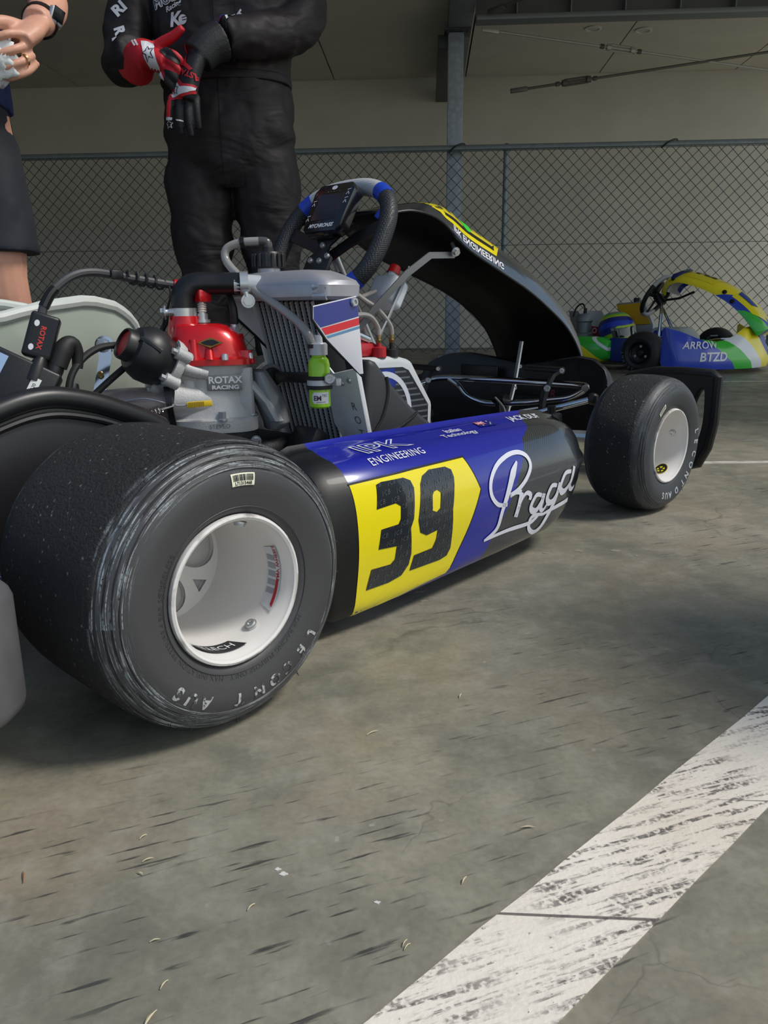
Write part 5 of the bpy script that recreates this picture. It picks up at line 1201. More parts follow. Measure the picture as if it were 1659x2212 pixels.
onA('glove_panel', [(-.140, 1.074), (-.110, 1.070), (-.085, 1.04), (-.09, 1.028), (-.118, 1.045), (-.136, 1.06)], gl_blk)
onA('glove_panel', [(-.128, 1.020), (-.088, 1.005), (-.095, .985), (-.112, .972), (-.13, .99)], gl_blk)
onA('glove_stripe', [(-.216, 1.096), (-.212, 1.098), (-.200, 1.080), (-.204, 1.078)], gl_wht, .003); onA('glove_stripe', [(-.208, 1.096), (-.204, 1.098), (-.192, 1.080), (-.196, 1.078)], gl_wht, .003)
star = [(.015 * (1 if i % 2 == 0 else .45) * math.cos(R(90 + i * 36)), .022 * (1 if i % 2 == 0 else .45) * math.sin(R(90 + i * 36))) for i in range(10)]
def outline(P, w): return stroke(P, w, 0, True)
ob('glove_star', wrap(put(outline(star, .0028), Matrix.Translation((-.166, 1.058, 0)) @ Matrix.Rotation(R(18), 4, 'Z')), FR, ta, .0026, .006, .6), gk, DR, fix=False)
HA_ = [o for o in COL.objects if o.parent == DR and o.name.startswith('glove')]
for o in HA_: o.location = (.012, 0, -.022)
# hand B (hangs): wrist at (.0,-.21,1.075), palm down-left, fingers to (-.065,-.235,.875)
gb = [limb([(.050, -.195, 1.100), (.020, -.212, 1.082), (-.008, -.226, 1.050)], [.050, .046, .043], 18, 4),
      tube([(-.004, -.224, 1.060), (-.026, -.236, 1.015), (-.040, -.240, .968), (-.046, -.240, .948)], [.040, .045, .047, .042], 18, 3, sq=.58),
      limb([(-.076, -.240, .958), (-.083, -.246, .930), (-.086, -.244, .902), (-.086, -.236, .876)], [.0102, .0100, .0095, .0084], 10, 4),
      limb([(-.056, -.248, .952), (-.060, -.256, .920), (-.061, -.254, .890), (-.059, -.244, .862)], [.0102, .0100, .0095, .0084], 10, 4),
      limb([(-.034, -.248, .952), (-.036, -.256, .920), (-.036, -.254, .888), (-.034, -.244, .858)], [.0102, .0100, .0095, .0084], 10, 4),
      limb([(-.014, -.242, .956), (-.014, -.250, .928), (-.014, -.248, .900), (-.014, -.240, .876)], [.0102, .0100, .0095, .0084], 10, 4),
      limb([(-.030, -.216, 1.02), (-.055, -.226, .99), (-.070, -.222, .955), (-.074, -.212, .925)], [.015, .014, .012, .010], 10, 4)]
gB = remesh('glove', merge(*gb), gl_blk, DR, .0036, 2); gB['label'] = 'black glove hanging fingers down'
tb_ = bvh_obj(gB)
def onB(name, P, m, off=.0018): ob(name, wrap(flat_polys([P]), FR, tb_, off, .006, .6), m, DR, fix=False)
onB('glove_panel', [(-.072, .985), (-.055, 1.0), (-.04, .978), (-.002, .972), (-.012, .955), (-.05, .945), (-.085, .945), (-.088, .96)], gl_red)
onB('glove_panel', [(-.070, .992), (-.060, .990), (-.048, .972), (.0, .967), (-.03, .956), (-.075, .950), (-.080, .962)], gl_wht, .0026)
onB('glove_panel', [(-.092, .945), (-.078, .945), (-.084, .905), (-.096, .902)], gl_red)
onB('glove_panel', [(-.098, .905), (-.080, .903), (-.082, .897), (-.099, .898)], gl_wht, .0024)
onB('glove_stripe', [(-.070, .897), (-.048, .894), (-.048, .891), (-.070, .893)], gl_wht, .0026)
onB('glove_panel', [(-.05, 1.075), (-.035, 1.085), (-.03, 1.03), (-.012, 1.012), (-.02, 1.008), (-.045, 1.03)], gl_red)
ob('glove_lettering', wrap(put(flat_text('ASTARS', .020, bold=.0006), Matrix.Translation((-.030, 1.004, 0)) @ Matrix.Rotation(R(155), 4, 'Z')), FR, tb_, .0026, .006, .6), gl_red, DR, fix=False)
ob('glove_star', wrap(put(outline([(a * .7, b * .7) for a, b in star], .0022), Matrix.Translation((-.062, .968, 0))), FR, tb_, .0034, .006, .6), gk, DR, fix=False)
ob('glove_star', wrap(put(outline([(a * .5, b * .5) for a, b in star], .0018), Matrix.Translation((-.088, .888, 0))), FR, tb_, .0026, .006, .6), gl_wht, DR, fix=False)

for o in [o for o in COL.objects if o.parent == DR and o.name.startswith('glove') and o not in HA_]: o.location = (-.026, 0, -.020)
# ---- second person in shorts at the left edge
PM = empty('person', (-1.043, 1.95, 0), R(12)); PM.scale = (1, 1, .955)
tag(PM, 'person in navy shorts holding a crumpled white cloth at the left edge', 'person')
navy = NT('navy_cloth', .75); navy.color((30, 34, 42)); navy.bump(navy.noise(12, 4, src=navy.mapping(scale=(1, 1, .5))), .35, .015); navy = navy.m
shirt = NT('shirt_print', .7); shirt.color(shirt.mix(shirt.rng(shirt.voro(70), .1, .5), (20, 30, 66), (30, 44, 92))); shirt = shirt.m
bd = merge(trunk([((0, 0, .80), .12, .10), ((0, 0, .90), .165, .13), ((0, 0, 1.05), .16, .125), ((0, 0, 1.25), .18, .125), ((0, 0, 1.38), .18, .11), ((0, .01, 1.45), .09, .08), ((0, .01, 1.52), .056, .058), ((0, -.005, 1.56), .066, .078), ((0, -.008, 1.62), .076, .094), ((0, -.006, 1.68), .078, .098), ((0, .004, 1.75), .066, .085), ((0, .008, 1.78), .02, .03)]),
           limb([(-.09, 0, .86), (-.10, 0, .68), (-.10, -.01, .48), (-.10, .02, .30), (-.10, .01, .08)], [.095, .085, .062, .058, .040]), limb([(.09, 0, .86), (.112, 0, .68), (.122, -.012, .49), (.125, .02, .32), (.122, .01, .08)], [.095, .085, .062, .060, .040]),
           limb([(-.16, 0, 1.37), (-.215, .02, 1.22), (-.235, .0, 1.08), (-.18, -.12, 1.02), (-.10, -.19, 1.0)], [.06, .052, .044, .040, .030]),
           limb([(.16, 0, 1.37), (.235, .03, 1.25), (.285, .03, 1.15), (.300, -.05, 1.085), (.288, -.130, 1.035)], [.06, .052, .046, .040, .030]),
           limb([(0, -.095, 1.64), (0, -.108, 1.62), (0, -.108, 1.605)], [.010, .013, .011]), ball((-.078, .01, 1.63), .018), ball((.078, .01, 1.63), .018))
# near hand: palm and bent fingers holding the cloth
hp_ = [tube([(0.291, -0.122, 1.037), (0.271, -0.160, 1.004), (0.253, -0.186, 0.979)], [.030, .040, .038], 16, 3, sq=.6),
       limb([(0.271, -0.196, 0.992), (0.245, -0.222, 0.982), (0.215, -0.226, 0.968), (0.193, -0.215, 0.956)], [.0092, .0090, .0085, .0074], 10, 4),
       limb([(0.277, -0.186, 0.974), (0.255, -0.214, 0.956), (0.225, -0.222, 0.942), (0.201, -0.212, 0.932)], [.0092, .0090, .0085, .0074], 10, 4),
       limb([(0.281, -0.174, 0.958), (0.263, -0.202, 0.936), (0.237, -0.212, 0.922), (0.213, -0.204, 0.914)], [.0092, .0090, .0085, .0074], 10, 4),
       limb([(0.283, -0.160, 0.946), (0.271, -0.186, 0.922), (0.249, -0.198, 0.908), (0.227, -0.192, 0.902)], [.0092, .0090, .0085, .0074], 10, 4),
       limb([(0.263, -0.158, 1.014), (0.235, -0.190, 1.014), (0.207, -0.210, 1.002), (0.189, -0.214, 0.986)], [.016, .0145, .0125, .010], 10, 4)]
hq_ = [tube([(-.10, -.19, 1.0), (-.06, -.21, .985), (-.03, -.215, .97)], [.030, .038, .034], 16, 3, sq=.6)] + [limb([(-.03 + .0, -.225, .985 - .018 * i), (.0, -.235, .975 - .018 * i), (.025, -.225, .962 - .018 * i)], [.0115, .011, .0095], 10, 4) for i in range(4)]
remesh('body', merge(bd, *hp_, *hq_), skin, PM, .0042, 2)
for s in (-1, 1): ob('eye', ball((s * .03, -.09, 1.645), .011), MATS['eye_white'], PM)
ob('hair', trunk([((0, .03, 1.60), .07, .085), ((0, .022, 1.66), .084, .10), ((0, .012, 1.73), .082, .102), ((0, .008, 1.77), .06, .075), ((0, .01, 1.785), .02, .03)]), hairm, PM)
def skirt(cx, rows): return loft([[Vector((cx + dx + a.x, a.y, z)) for a in ell((0, 0, 0), rx, ry, 28, None, 2.5)] for z, dx, rx, ry in rows])
remesh('shorts', merge(trunk([((0, 0, .74), .16, .12), ((0, 0, .82), .185, .14), ((0, 0, .90), .18, .14), ((0, 0, .99), .172, .135)]), skirt(.095, ((.550, .022, .098, .098), (.60, .020, .097, .098), (.70, .012, .098, .105), (.82, 0, .095, .115))), skirt(-.095, ((.550, -.02, .098, .098), (.60, -.016, .097, .098), (.70, -.01, .098, .105), (.82, 0, .095, .115)))), navy, PM, .008, 3, .008, .08)
remesh('shirt', merge(trunk([((0, 0, .88), .192, .150), ((0, 0, .93), .190, .148), ((0, 0, 1.10), .185, .142), ((0, 0, 1.25), .195, .142), ((0, 0, 1.37), .19, .122), ((0, .01, 1.44), .10, .09), ((0, .01, 1.47), .072, .07)]), limb([(-.16, 0, 1.37), (-.215, .02, 1.22), (-.232, .01, 1.13)], [.075, .07, .066]), limb([(.16, 0, 1.37), (.235, .03, 1.25), (.268, .03, 1.18)], [.075, .07, .066])), shirt, PM, .008, 4, .008, .06)
wt = ob('wrist_watch', lathe([(-.008, .034), (-.008, .037), (.008, .037), (.008, .034)], (.292, -.105, 1.048), (-.1, -.80, -.5), 24, close=True), blacks, PM)
ob('watch_face', rbox((0, 0, 0), (.012, .038, .034), .004, 3, Matrix.Translation((.326, -.112, 1.056)) @ Matrix.Rotation(R(20), 4, 'Y') @ Matrix.Rotation(R(-30), 4, 'Z')), mat('watch_case', (190, 192, 196), .3, .6), wt)
ob('watch_glass', rbox((0, 0, 0), (.003, .032, .028), .001, 2, Matrix.Translation((.3325, -.115, 1.0585)) @ Matrix.Rotation(R(20), 4, 'Y') @ Matrix.Rotation(R(-30), 4, 'Z')), mat('watch_glass', (14, 14, 16), .1), wt)
ob('ring', lathe([(-.002, .0118), (-.002, .013), (.002, .013), (.002, .0118)], (.267, -.196, .940), (-.6, -.7, -.4), 18, close=True), mat('gold', (210, 180, 120), .25, 1.), PM)
for s, x in ((-1, -.10), (1, .122)):
    ob('shoe', bev(loft([[Vector((x + a.x, -.05 + a.y, z)) for a in ell((0, 0, 0), .046 * q, .135 * q, 20, None, 2.6)] for z, q in ((0, .96), (.012, 1), (.035, .98), (.06, .8))] + [[Vector((x + a.x, .01 + a.y, z)) for a in ell((0, 0, 0), .045, .055, 20)] for z in (.08, .10)]), .002), mat('shoe_grey', (120, 122, 126), .6), PM)
rag = bmesh.new(); bmesh.ops.create_icosphere(rag, subdivisions=4, radius=.045)
for v in rag.verts:
    from mathutils import noise as _n
    q = v.co.normalized(); v.co = Vector((q.x * .052, q.y * .030, q.z * .048)) * (1 + .35 * _n.noise(q * 3.1) + .18 * _n.noise(q * 7.3))
rg = ([v.co.copy() for v in rag.verts], [tuple(x.index for x in f_.verts) for f_ in rag.faces]); rag.free()
cl = ob('cloth', rg, mat('white_cloth', (214, 216, 218), .8, bump=.3, bscale=60), None, sharp=80)
cl.location = PM.matrix_world @ Vector((0, 0, 0)) if False else Vector((-1.043, 1.95, 0)) + Matrix.Rotation(R(12), 3, 'Z') @ Vector((.203, -.195, .900))
tag(cl, 'crumpled white cloth held in the hand of the person in shorts', 'cloth')
# ================================================================ second kart by the fence
K2 = empty('racing_kart', (1.228, 5.68, 0), R(225)); K2.scale = (.9, .9, .9)
tag(K2, 'small blue, yellow and green racing kart parked by the chain-link fence', 'kart')
def k2(name, g, m, parent=None, **k): return ob(name, g, m, parent or K2, **k)
def livery(name, ax, stops, wob=.0):
    t = NT(name, .3, coat=.5); s = t.sep()
    v = t.math('ADD', t.math('ADD', t.math('MULTIPLY', s[0], ax[0]), t.math('MULTIPLY', s[1], ax[1])), t.math('MULTIPLY', s[2], ax[2]))
    v = t.math('ADD', v, ax[3])
    r = t.t.nodes.new('ShaderNodeValToRGB'); r.color_ramp.interpolation = 'CONSTANT'
    el = r.color_ramp.elements
    while len(el) < len(stops): el.new(.5)
    for e, (p_, c_) in zip(el, stops): e.position = p_; e.color = (*lin(c_), 1)
    t.L(v, r.inputs[0]); t.color(r.outputs[0]); return t.m
BL, YE, GN, WH, NV = (34, 66, 186), (250, 230, 40), (52, 190, 58), (226, 230, 234), (26, 38, 120)
nl = livery('nose_livery', (-.62, 0, .55, .46), [(0, BL), (.2, BL), (.31, GN), (.40, WH), (.48, YE), (.58, BL), (.66, GN), (.72, BL), (.86, YE)])
fl_ = livery('fairing_livery', (.9, .45, 0, -.17), [(0, GN), (.10, BL), (.16, WH), (.19, BL), (.27, YE), (.55, BL), (.60, GN), (.68, YE)])
def n2(x):
    a = abs(x); T = [(0, 1.56, .30), (.12, 1.55, .29), (.22, 1.52, .235), (.32, 1.47, .205), (.45, 1.40, .225), (.53, 1.32, .270), (.60, 1.24, .298)]
    for (p_, b, c_), (q, d, e) in zip(T, T[1:]):
        if p_ <= a <= q: t = (a - p_) / (q - p_); return b + (d - b) * t, c_ + (e - c_) * t
    return T[-1][1:]
rings = []
for i in range(41):
    x = -.60 + 1.2 * i / 40; y, zt = n2(x)
    rings.append([Vector((x, y - .06, zt - .01)), Vector((x, y - .045, zt)), Vector((x, y - .02, zt - .015)), Vector((x, y + .02, .16)), Vector((x, y + .045, .08)), Vector((x, y + .03, .035)), Vector((x, y - .03, .03)), Vector((x, y - .06, .08))])
n2o = k2('nose_cone', loft(rings), nl, sharp=45)
nt_ = bvh_obj(n2o)
FRN = frame((.5, 1.45, 0), (-.82, .57, 0), (0, 0, 1))
def onn(s, size, x, z, **k): ob('nose_lettering', wrap(put(flat_text(s, size, **k), Matrix.Translation((x, z, 0))), FRN, nt_, .003, .02, 1.), whitep, n2o, fix=False)
onn('ARROW', .062, -.02, .185, bold=.001, shear=.3); onn('BTZD', .075, .06, .112, bold=.002, shear=.2); onn('B', .09, .62, .12, bold=.003)
# fairing
NS2 = [(.94, .50, .10), (.97, .56, .13), (1.04, .585, .15), (1.14, .565, .155), (1.26, .52, .15), (1.38, .455, .14), (1.47, .38, .13), (1.54, .30, .12), (1.58, .24, .10)]
def nas2(u, v, off=0.):
    y, z, w = (cr1([q[k] for q in NS2], u) for k in range(3)); y2, z2 = (cr1([q[k] for q in NS2], u + .05) for k in range(2)); t = Vector((0, y2 - y, z2 - z)).normalized(); n = Vector((0, -t.z, t.y))
    if n.z < 0 and n.y < 0: n = -n
    return Vector((w * v, y, z)) + n * (.07 * (1 - abs(v) ** 3) + off)
A_ = [[nas2(8 * i / 40, -1 + 2 * j / 16, 0) for j in range(17)] for i in range(41)]; B_ = [[nas2(8 * i / 40, -1 + 2 * j / 16, -.004) for j in range(17)] for i in range(41)]
f2 = k2('front_fairing', loft([a + list(reversed(b)) for a, b in zip(A_, B_)]), fl_, sharp=50)
def n2d(name, g, m, off):
    V, F = fine(g, .3); ob(name, ([nas2(v.x, v.y, off) for v in V], F), m, f2, fix=False)
n2d('number_panel', flat_polys([[(2.3, -.6), (2.3, .75), (4.0, .75), (4.2, -.5)]]), yellowp, .002)
n2d('race_number', put(flat_text('5', 1.5, bold=.05), Matrix.Translation((3.15, .2, 0)) @ Matrix.Rotation(R(-90), 4, 'Z') @ Matrix.Diagonal((.5, 1, 1, 1))), blacks, .005)
n2d('lower_panel', flat_polys([[(5.0, .1), (5.0, .8), (6.4, .75), (7.3, .3), (6.4, .0)]]), yellowp, .002)
n2d('lower_panel', flat_polys([[(5.0, .05), (5.1, .55), (6.0, .5), (6.2, .15)]]), mat('panel_blue', (30, 60, 140), .3), .004)
for u, v in ((1.6, .85), (4.6, .8), (5.2, .92)): ob('fairing_fixing', lathe([(0, .016), (.006, .014), (.008, .0002)], nas2(u, v, .001), (.7, .3, .6), 14), blacks, f2)
ob('gauge_pod', merge(trunk([((.06, .985, .60), .07, .03), ((.05, 1.02, .64), .08, .04), ((.04, 1.06, .66), .06, .03), ((.04, 1.07, .67), .02, .01)], 16)), livery('pod_livery', (2.2, 1.2, 3.2, -2.8), [(0, BL), (.35, GN), (.5, YE), (.62, NV), (.8, GN)]), f2)
# wheels
t2 = mat('tyre_plain', (32, 33, 36), .6, bump=.1, bscale=300); r2 = mat('rim_black', (18, 18, 20), .45)
def wheel2(name, R0, w):
    h = w / 2; pr = [(h - .015, .066), (h - .006, .078), (h, .092), (h - .006, R0 - .02), (h - .02, R0 - .006), (h - .045, R0 - .001), (0, R0)]
    ri = k2(name, lathe([(h - .012, .066), (h - .008, .07), (h - .014, .064), (h - .03, .058), (h - .04, .030), (h - .03, .026), (h - .022, .018), (h - .020, .0002)], (0, 0, 0), (1, 0, 0), 32), r2)
    ob('tyre', lathe(pr + [(-a, r) for a, r in reversed(pr[:-1])], (0, 0, 0), (1, 0, 0), 48, close=True), t2, ri)
    for k in range(3): ob('wheel_nut', bolt((h - .034, .042 * math.cos(R(90 + 120 * k)), .042 * math.sin(R(90 + 120 * k))), (1, 0, 0), .006, .006), steel, ri)
    lt = [put(flat_text(c_, .024, bold=.0006), frame((h - .0005, .108 * math.cos(R(a)), .108 * math.sin(R(a))), (0, math.sin(R(a)), -math.cos(R(a))), (0, math.cos(R(a)), math.sin(R(a))))) for c_, a in zip('LECONT', (250, 236, 222, 208, 194, 180))]
    ob('tyre_lettering', merge(*lt), mat('letter_grey', (96, 98, 102), .6), ri, fix=False)
    return ri
wf_ = wheel2('front_wheel', .136, .14); wf_.location = (.57, 1.045, .136)
c_ = copy_tree(wf_, K2); c_.location = (-.57, 1.045, .136); c_.rotation_euler = (0, 0, math.pi)
wr_ = wheel2('rear_wheel', .139, .20); wr_.location = (.50, 0, .139)
c_ = copy_tree(wr_, K2); c_.location = (-.50, 0, .139); c_.rotation_euler = (0, 0, math.pi)
# controls
SM2 = frame((0, .83, .50), (1, 0, 0), (0, .5, .87))
def sw2(a0, a1, r=.016): return tube([SM2 @ Vector((.15 * math.cos(R(a0 + (a1 - a0) * i / 16)), .145 * math.sin(R(a0 + (a1 - a0) * i / 16)), 0)) for i in range(17)], r, 10)
s2 = k2('steering_wheel', sw2(150, 235), rubber); ob('grip', sw2(-55, 30), rubber, s2); ob('grip', sw2(30, 150), gripw, s2); ob('grip', sw2(235, 305), mat('grip_silver', (170, 172, 176), .4), s2)
ob('spoke', merge(*[strap([SM2 @ Vector((0, 0, -.01)), SM2 @ Vector((.14 * math.cos(R(a)), .14 * math.sin(R(a)), 0))], SM2.to_3x3() @ Vector((-math.sin(R(a)), math.cos(R(a)), 0)), .025, .006) for a in (5, 175, 270)]), blacks, s2)
ob('hub', merge(cyl((0, .83, .50), (0, .88, .44), .03), rbox((0, 0, 0), (.08, .09, .02), .006, 2, SM2 @ Matrix.Translation((0, .05, .02)))), blacks, s2)
k2('steering_column', tube([(0, .86, .45), (0, .96, .28), (0, 1.04, .09)], .011, 10), chrome)
k2('column_stay', tube([(.06, .90, .44), (.10, .92, .36), (.14, .93, .08)], .011, 10, 4), chrome); k2('fairing_stay', tube([(0, .9, .47), (.05, 1.02, .48), (.05, 1.12, .52)], .008, 8), blacks)
tk2 = k2('fuel_tank', bev(prism([(.83, .06), (.83, .22), (.87, .285), (1.06, .285), (1.12, .22), (1.12, .06)], frame((-.12, 0, 0), (0, 1, 0), (0, 0, 1)), .22), .015, 3), mat('tank_grey', (186, 190, 188), .4))
ob('tank_sticker', prism([(.845, .21), (.885, .265), (.98, .262), (1.0, .23), (.97, .175), (.86, .17)], frame((.1005, 0, 0), (0, 1, 0), (0, 0, 1)), .002), bluep, tk2)
ob('tank_lettering', put(flat_text('ARROW', .032, bold=.0005, shear=.3), frame((.104, .925, .215), (0, 1, 0), (0, 0, 1))), whitep, tk2, fix=False)
ob('tank_sticker', prism([(.94, .165), (1.0, .165), (1.02, .13), (.99, .11)], frame((.1005, 0, 0), (0, 1, 0), (0, 0, 1)), .002), redp, tk2)
k2('pedal', merge(tube([(.12, 1.28, .23), (.02, 1.29, .23)], .009, 10), strap([(.12, 1.28, .23), (.13, 1.27, .16), (.13, 1.25, .07)], (.7, -.7, 0), .02, .008)), blacks)
k2('nose_hoop', tube([(.25, 1.2, .06), (.25, 1.30, .19), (.0, 1.36, .21), (-.25, 1.30, .19), (-.25, 1.2, .06)], .009, 8, 5), chrome)
# seat, radiator, engine, pod
sr = [[Vector((.17 * q * math.copysign(abs(a.x) ** .8, a.x), .36 + (.19 * q) * a.y + sh, z + (.07 if a.y < 0 else -.12 * a.y) * (z > .2))) for a in ell((0, 0, 0), 1, 1, 28)] for z, q, sh in ((.05, .55, .06), (.10, .8, .04), (.18, .94, .02), (.27, 1, .0), (.33, 1.02, -.01))]
se = k2('seat', loft(sr + [[v * .985 + Vector((0, .005, .004)) for v in r] for r in reversed(sr)]), mat('seat_silver', (150, 152, 152), .4))
ob('seat_sticker', prism([(.38, .235), (.50, .225), (.50, .285), (.38, .295)], frame((.178, 0, 0), (0, 1, 0), (0, 0, 1)), .004), mat('sticker_red', (176, 24, 40), .4), se)
ob('sticker_lettering', put(flat_text('KO', .052, bold=.002), frame((.1835, .44, .26), (0, 1, -.08), (0, .08, 1))), whitep, se, fix=False)
ra = k2('radiator', bev(plate([(-.10, .46, .45), (-.10, .68, .47), (-.08, .78, .30), (-.06, .80, .06), (-.06, .62, .06)], (-1, 0, 0), .05), .008), mat('cowl_silver', (164, 166, 166), .4, .3))
ob('cowl_panel', bev(plate([(-.096, .47, .44), (-.096, .665, .455), (-.075, .765, .305), (-.075, .56, .295)], (1, 0, 0), .004), .001), mat('cowl_yellow', (222, 172, 24), .4), ra)
ob('filler_cap', cyl((-.12, .62, .46), (-.12, .62, .49), .025, n=16), blacks, ra)
k2('tank_cowl', bev(plate([(-.02, .42, .34), (-.02, .62, .36), (-.0, .66, .25), (-.0, .45, .22)], (-1, 0, 0), .04), .01), mat('cowl_yellow2', (214, 176, 28), .4))
en2 = k2('engine', merge(bev(box((.30, .44, .13), (.16, .18, .16)), .02), lathe([(.20, .06), (.24, .062), (.25, .05), (.32, .052), (.33, .062), (.36, .06), (.38, .045), (.385, .0002)], (.30, .44, 0), (0, 0, 1), 24)), mat('engine_grey', (120, 126, 130), .5, .4))
ob('spark_lead', tube([(.30, .44, .41), (.30, .43, .44), (.29, .40, .45), (.29, .36, .42), (.29, .34, .36)], .006, 8, 4), rubber, en2); ob('spark_plug_cap', cyl((.30, .44, .38), (.30, .445, .42), .012), blacks, en2)
pd = k2('side_pod', bev(loft([[Vector((.42 + a.x, y, .14 + a.y)) for a in ell((0, 0, 0), .10 * q, .09 * q, 20, None, 3)] for y, q in ((.28, .8), (.34, 1), (.55, 1), (.68, .95), (.74, .7))]), .002), livery('side_livery', (0, 1.2, 1.8, -.55), [(0, BL), (.25, YE), (.42, GN), (.58, WH), (.62, GN), (.8, BL)]))
k2('side_box', rbox((.36, .80, .14), (.16, .16, .16), .012), mat('box_blue', (24, 50, 130), .4))
k2('frame_rail', tube([(.33, 0, .06), (.36, .4, .05), (.33, .8, .05), (.25, 1.25, .06)], .016, 8, 4), chrome); k2('frame_rail', tube([(-.33, 0, .06), (-.36, .4, .05), (-.33, .8, .05), (-.25, 1.25, .06)], .016, 8, 4), chrome)
k2('rear_axle', tube([(-.5, 0, .139), (.5, 0, .139)], .02, 12), steel); k2('front_axle', tube([(-.52, 1.045, .13), (-.25, 1.06, .09), (.25, 1.06, .09), (.52, 1.045, .13)], .013, 10), blacks)
k2('floor_tray', bev(plate([(-.3, .55, .035), (.3, .55, .035), (.24, 1.3, .035), (-.24, 1.3, .035)], (0, 0, 1), .004), .001), MATS['tray_dark'])
# ---- helmet resting on the kart
HM = empty('helmet'); HM.location = K2.matrix_basis @ Vector((.25, .68, .15)); HM.rotation_euler = (R(6), R(-8), R(225 + 150)); HM.scale = (.9, .9, .9)
tag(HM, 'blue, yellow and green crash helmet with dark visor resting on the small kart', 'helmet')
hs = loft([[Vector((a.x, a.y + oy, z)) for a in ell((0, 0, 0), rx, ry, 32, None, 2.3)] for z, rx, ry, oy in ((0, .085, .095, 0), (.01, .10, .115, -.005), (.05, .112, .138, -.012), (.10, .117, .136, -.006), (.15, .116, .130, .0), (.19, .104, .114, .006), (.22, .082, .088, .01), (.238, .05, .055, .01), (.243, .015, .02, .01))])
ob('shell', hs, livery('helmet_livery', (.6, 1.6, 3.2, -.05), [(0, (150, 190, 30)), (.14, NV), (.3, BL), (.44, NV), (.56, (170, 200, 40)), (.64, GN), (.7, NV), (.86, (170, 200, 40))]), HM)
ht = bvh(hs)
ob('visor', wrap(flat_polys([[(-.09, -.03), (.09, -.03), (.095, .03), (.06, .045), (-.06, .045), (-.095, .03)]]), frame((0, -.2, .125), (1, 0, 0), (0, 0, 1)), ht, .003, .015, .6), mat('visor_smoke', (40, 44, 36), .08, coat=1.), HM, fix=False)
ob('visor_strip', wrap(flat_polys([[(-.075, .030), (.075, .030), (.06, .044), (-.06, .044)]]), frame((0, -.2, .125), (1, 0, 0), (0, 0, 1)), ht, .005, .015, .6), mat('strip_lime', (170, 200, 60), .3), HM, fix=False)
ob('chin_vent', rbox((0, -.142, .045), (.07, .012, .022), .004), blacks, HM)

# ================================================================ litter on the floor
dl_ = mat('dry_leaf', (196, 184, 150), .8); db_ = mat('dry_twig', (150, 112, 82), .8); ch_ = mat('paint_flake', (206, 206, 198), .8)
def leaf(x, y, ang, L, w, m, name, label, cat, grp):
    L *= .8; w *= .5; a = R(ang)
    rings = []
    for i in range(7):
        t = i / 6; L_ = L; ww = w * math.sin(math.pi * min(.97, max(.05, t))) ; c = Vector((L * (t - .5), .07 * L * math.sin(t * 3), .0006 + .0008 * math.sin(t * 3.1)))
        rings.append([c + Vector((0, ww / 2, .0006)), c + Vector((0, 0, .0)), c + Vector((0, -ww / 2, .0006)), c + Vector((0, 0, .0010))])
    o = ob(name, loft(rings), m); o.location = (x, y, .0); o.rotation_euler = (0, 0, a); tag(o, label, cat, grp); return o
lf_lab = ['pale dry leaf sliver on bare concrete near the lower middle', 'curled pale leaf sliver on the concrete just left of the worn white line', 'pale leaf sliver on the concrete below the number panel, furthest from the camera', 'pale leaf sliver, upper one of a close pair left of the middle', 'pale leaf sliver, lower one of a close pair left of the middle', 'small pale leaf sliver on the concrete below the close pair', 'thin pale leaf sliver second from the bottom edge', 'largest pale leaf sliver at the very bottom edge', 'pale leaf sliver touching another near the start of the white line', 'broad pale leaf sliver lying beside the middle of the white line', 'pale leaf sliver crossed with another near the start of the white line', 'topmost pale leaf sliver on the left side of the floor', 'long pale leaf sliver on the concrete in front of the rear tyre']
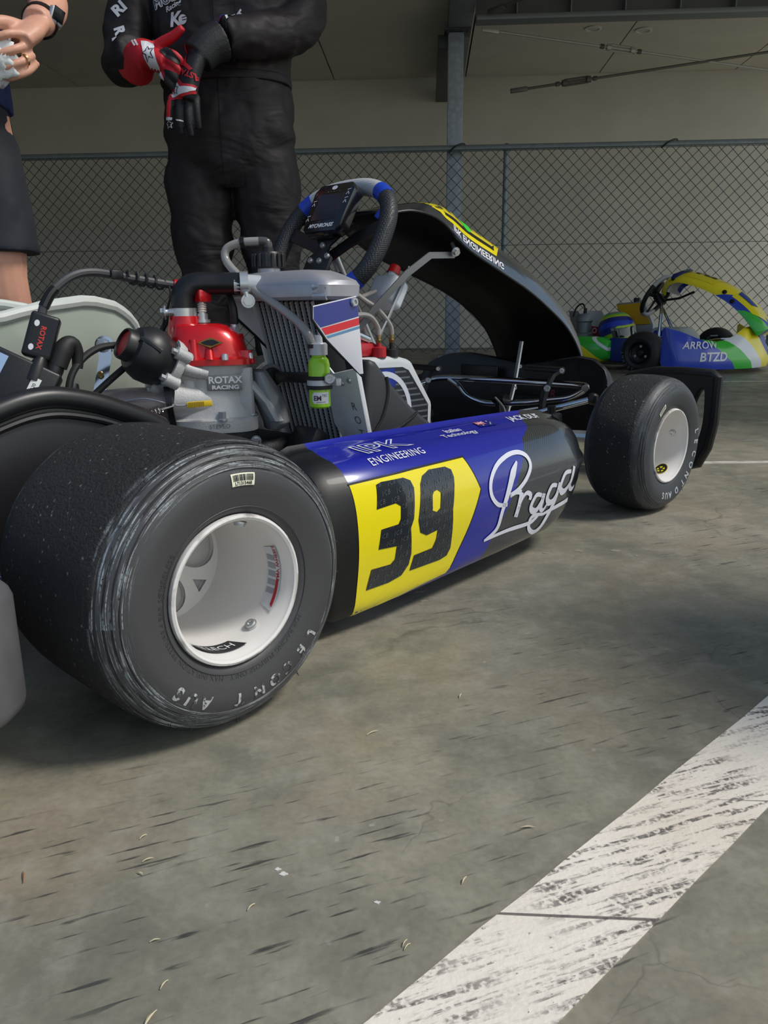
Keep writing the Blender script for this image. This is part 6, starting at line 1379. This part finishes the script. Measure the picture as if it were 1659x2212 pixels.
for x, y, a, L, w, k in [(-0.2585, 0.4688, -65, 0.016, 0.0035, 1), (-0.0917, 0.4379, 55, 0.009, 0.0025, 0), (0.0535, 0.461, 60, 0.01, 0.003, 0), (0.077, 0.7282, 70, 0.012, 0.003, 0), (-0.1746, 0.4852, 30, 0.01, 0.0025, 0), (-0.1761, 0.4709, -30, 0.008, 0.0025, 0), (-0.1483, 0.4099, 20, 0.008, 0.002, 0), (-0.1334, 0.3765, 65, 0.009, 0.0025, 0), (-0.135, 0.3532, 70, 0.016, 0.004, 0), (0.0104, 0.4059, 60, 0.008, 0.002, 0), (0.108, 0.5172, 0, 0.014, 0.003, 0), (0.0118, 0.403, 50, 0.008, 0.002, 0), (-0.1857, 0.5111, 50, 0.008, 0.002, 0), (-0.0129, 0.6577, 35, 0.016, 0.003, 0)] :
    if k: leaf(x, y, a, L, w, db_, 'dry_twig', 'short brown curled twig on the concrete near the left edge', 'twig', None)
    else: leaf(x, y, a, L, w, dl_, 'dry_leaf', lf_lab.pop(0), 'leaf', 'leaf slivers on the floor')
fk_lab = ['small pale flake left of a larger one in the lower middle', 'larger white flake beside a small one in the lower middle', 'tiny pale flake alone near the start of the white line', 'beige flake on the concrete under the yellow number panel, further one', 'beige flake on the concrete under the yellow number panel, nearer one', 'beige flake on the concrete under the front tip of the side pod', 'beige flake on the concrete in front of the front tyre', 'beige flake on the concrete under the carbon-look pod section']
for x, y, r in [(-0.0788, 0.4751, 0.0022), (-0.0742, 0.4703, 0.003), (-0.0073, 0.4417, 0.002), (0.0484, 1.0391, 0.006), (0.053, 1.001, 0.005), (0.3189, 1.2194, 0.0065), (0.3791, 1.2173, 0.008), (0.2635, 1.2088, 0.006)] :
    o = ob('paint_flake', loft([[Vector((r * (1 + .35 * math.sin(3 * t + x * 50)) * math.cos(t), r * .6 * (1 + .3 * math.cos(4 * t + y * 40)) * math.sin(t), z)) for t in [i * .449 for i in range(14)]] for z in (-.0005, .0006)]), ch_ if r < .005 else mat('chip_beige', (146, 138, 124), .8)); o.location = (x, y, 0); tag(o, fk_lab.pop(0), 'flake', 'pale flakes on the floor' if r < .005 else 'beige flakes beside the kart')
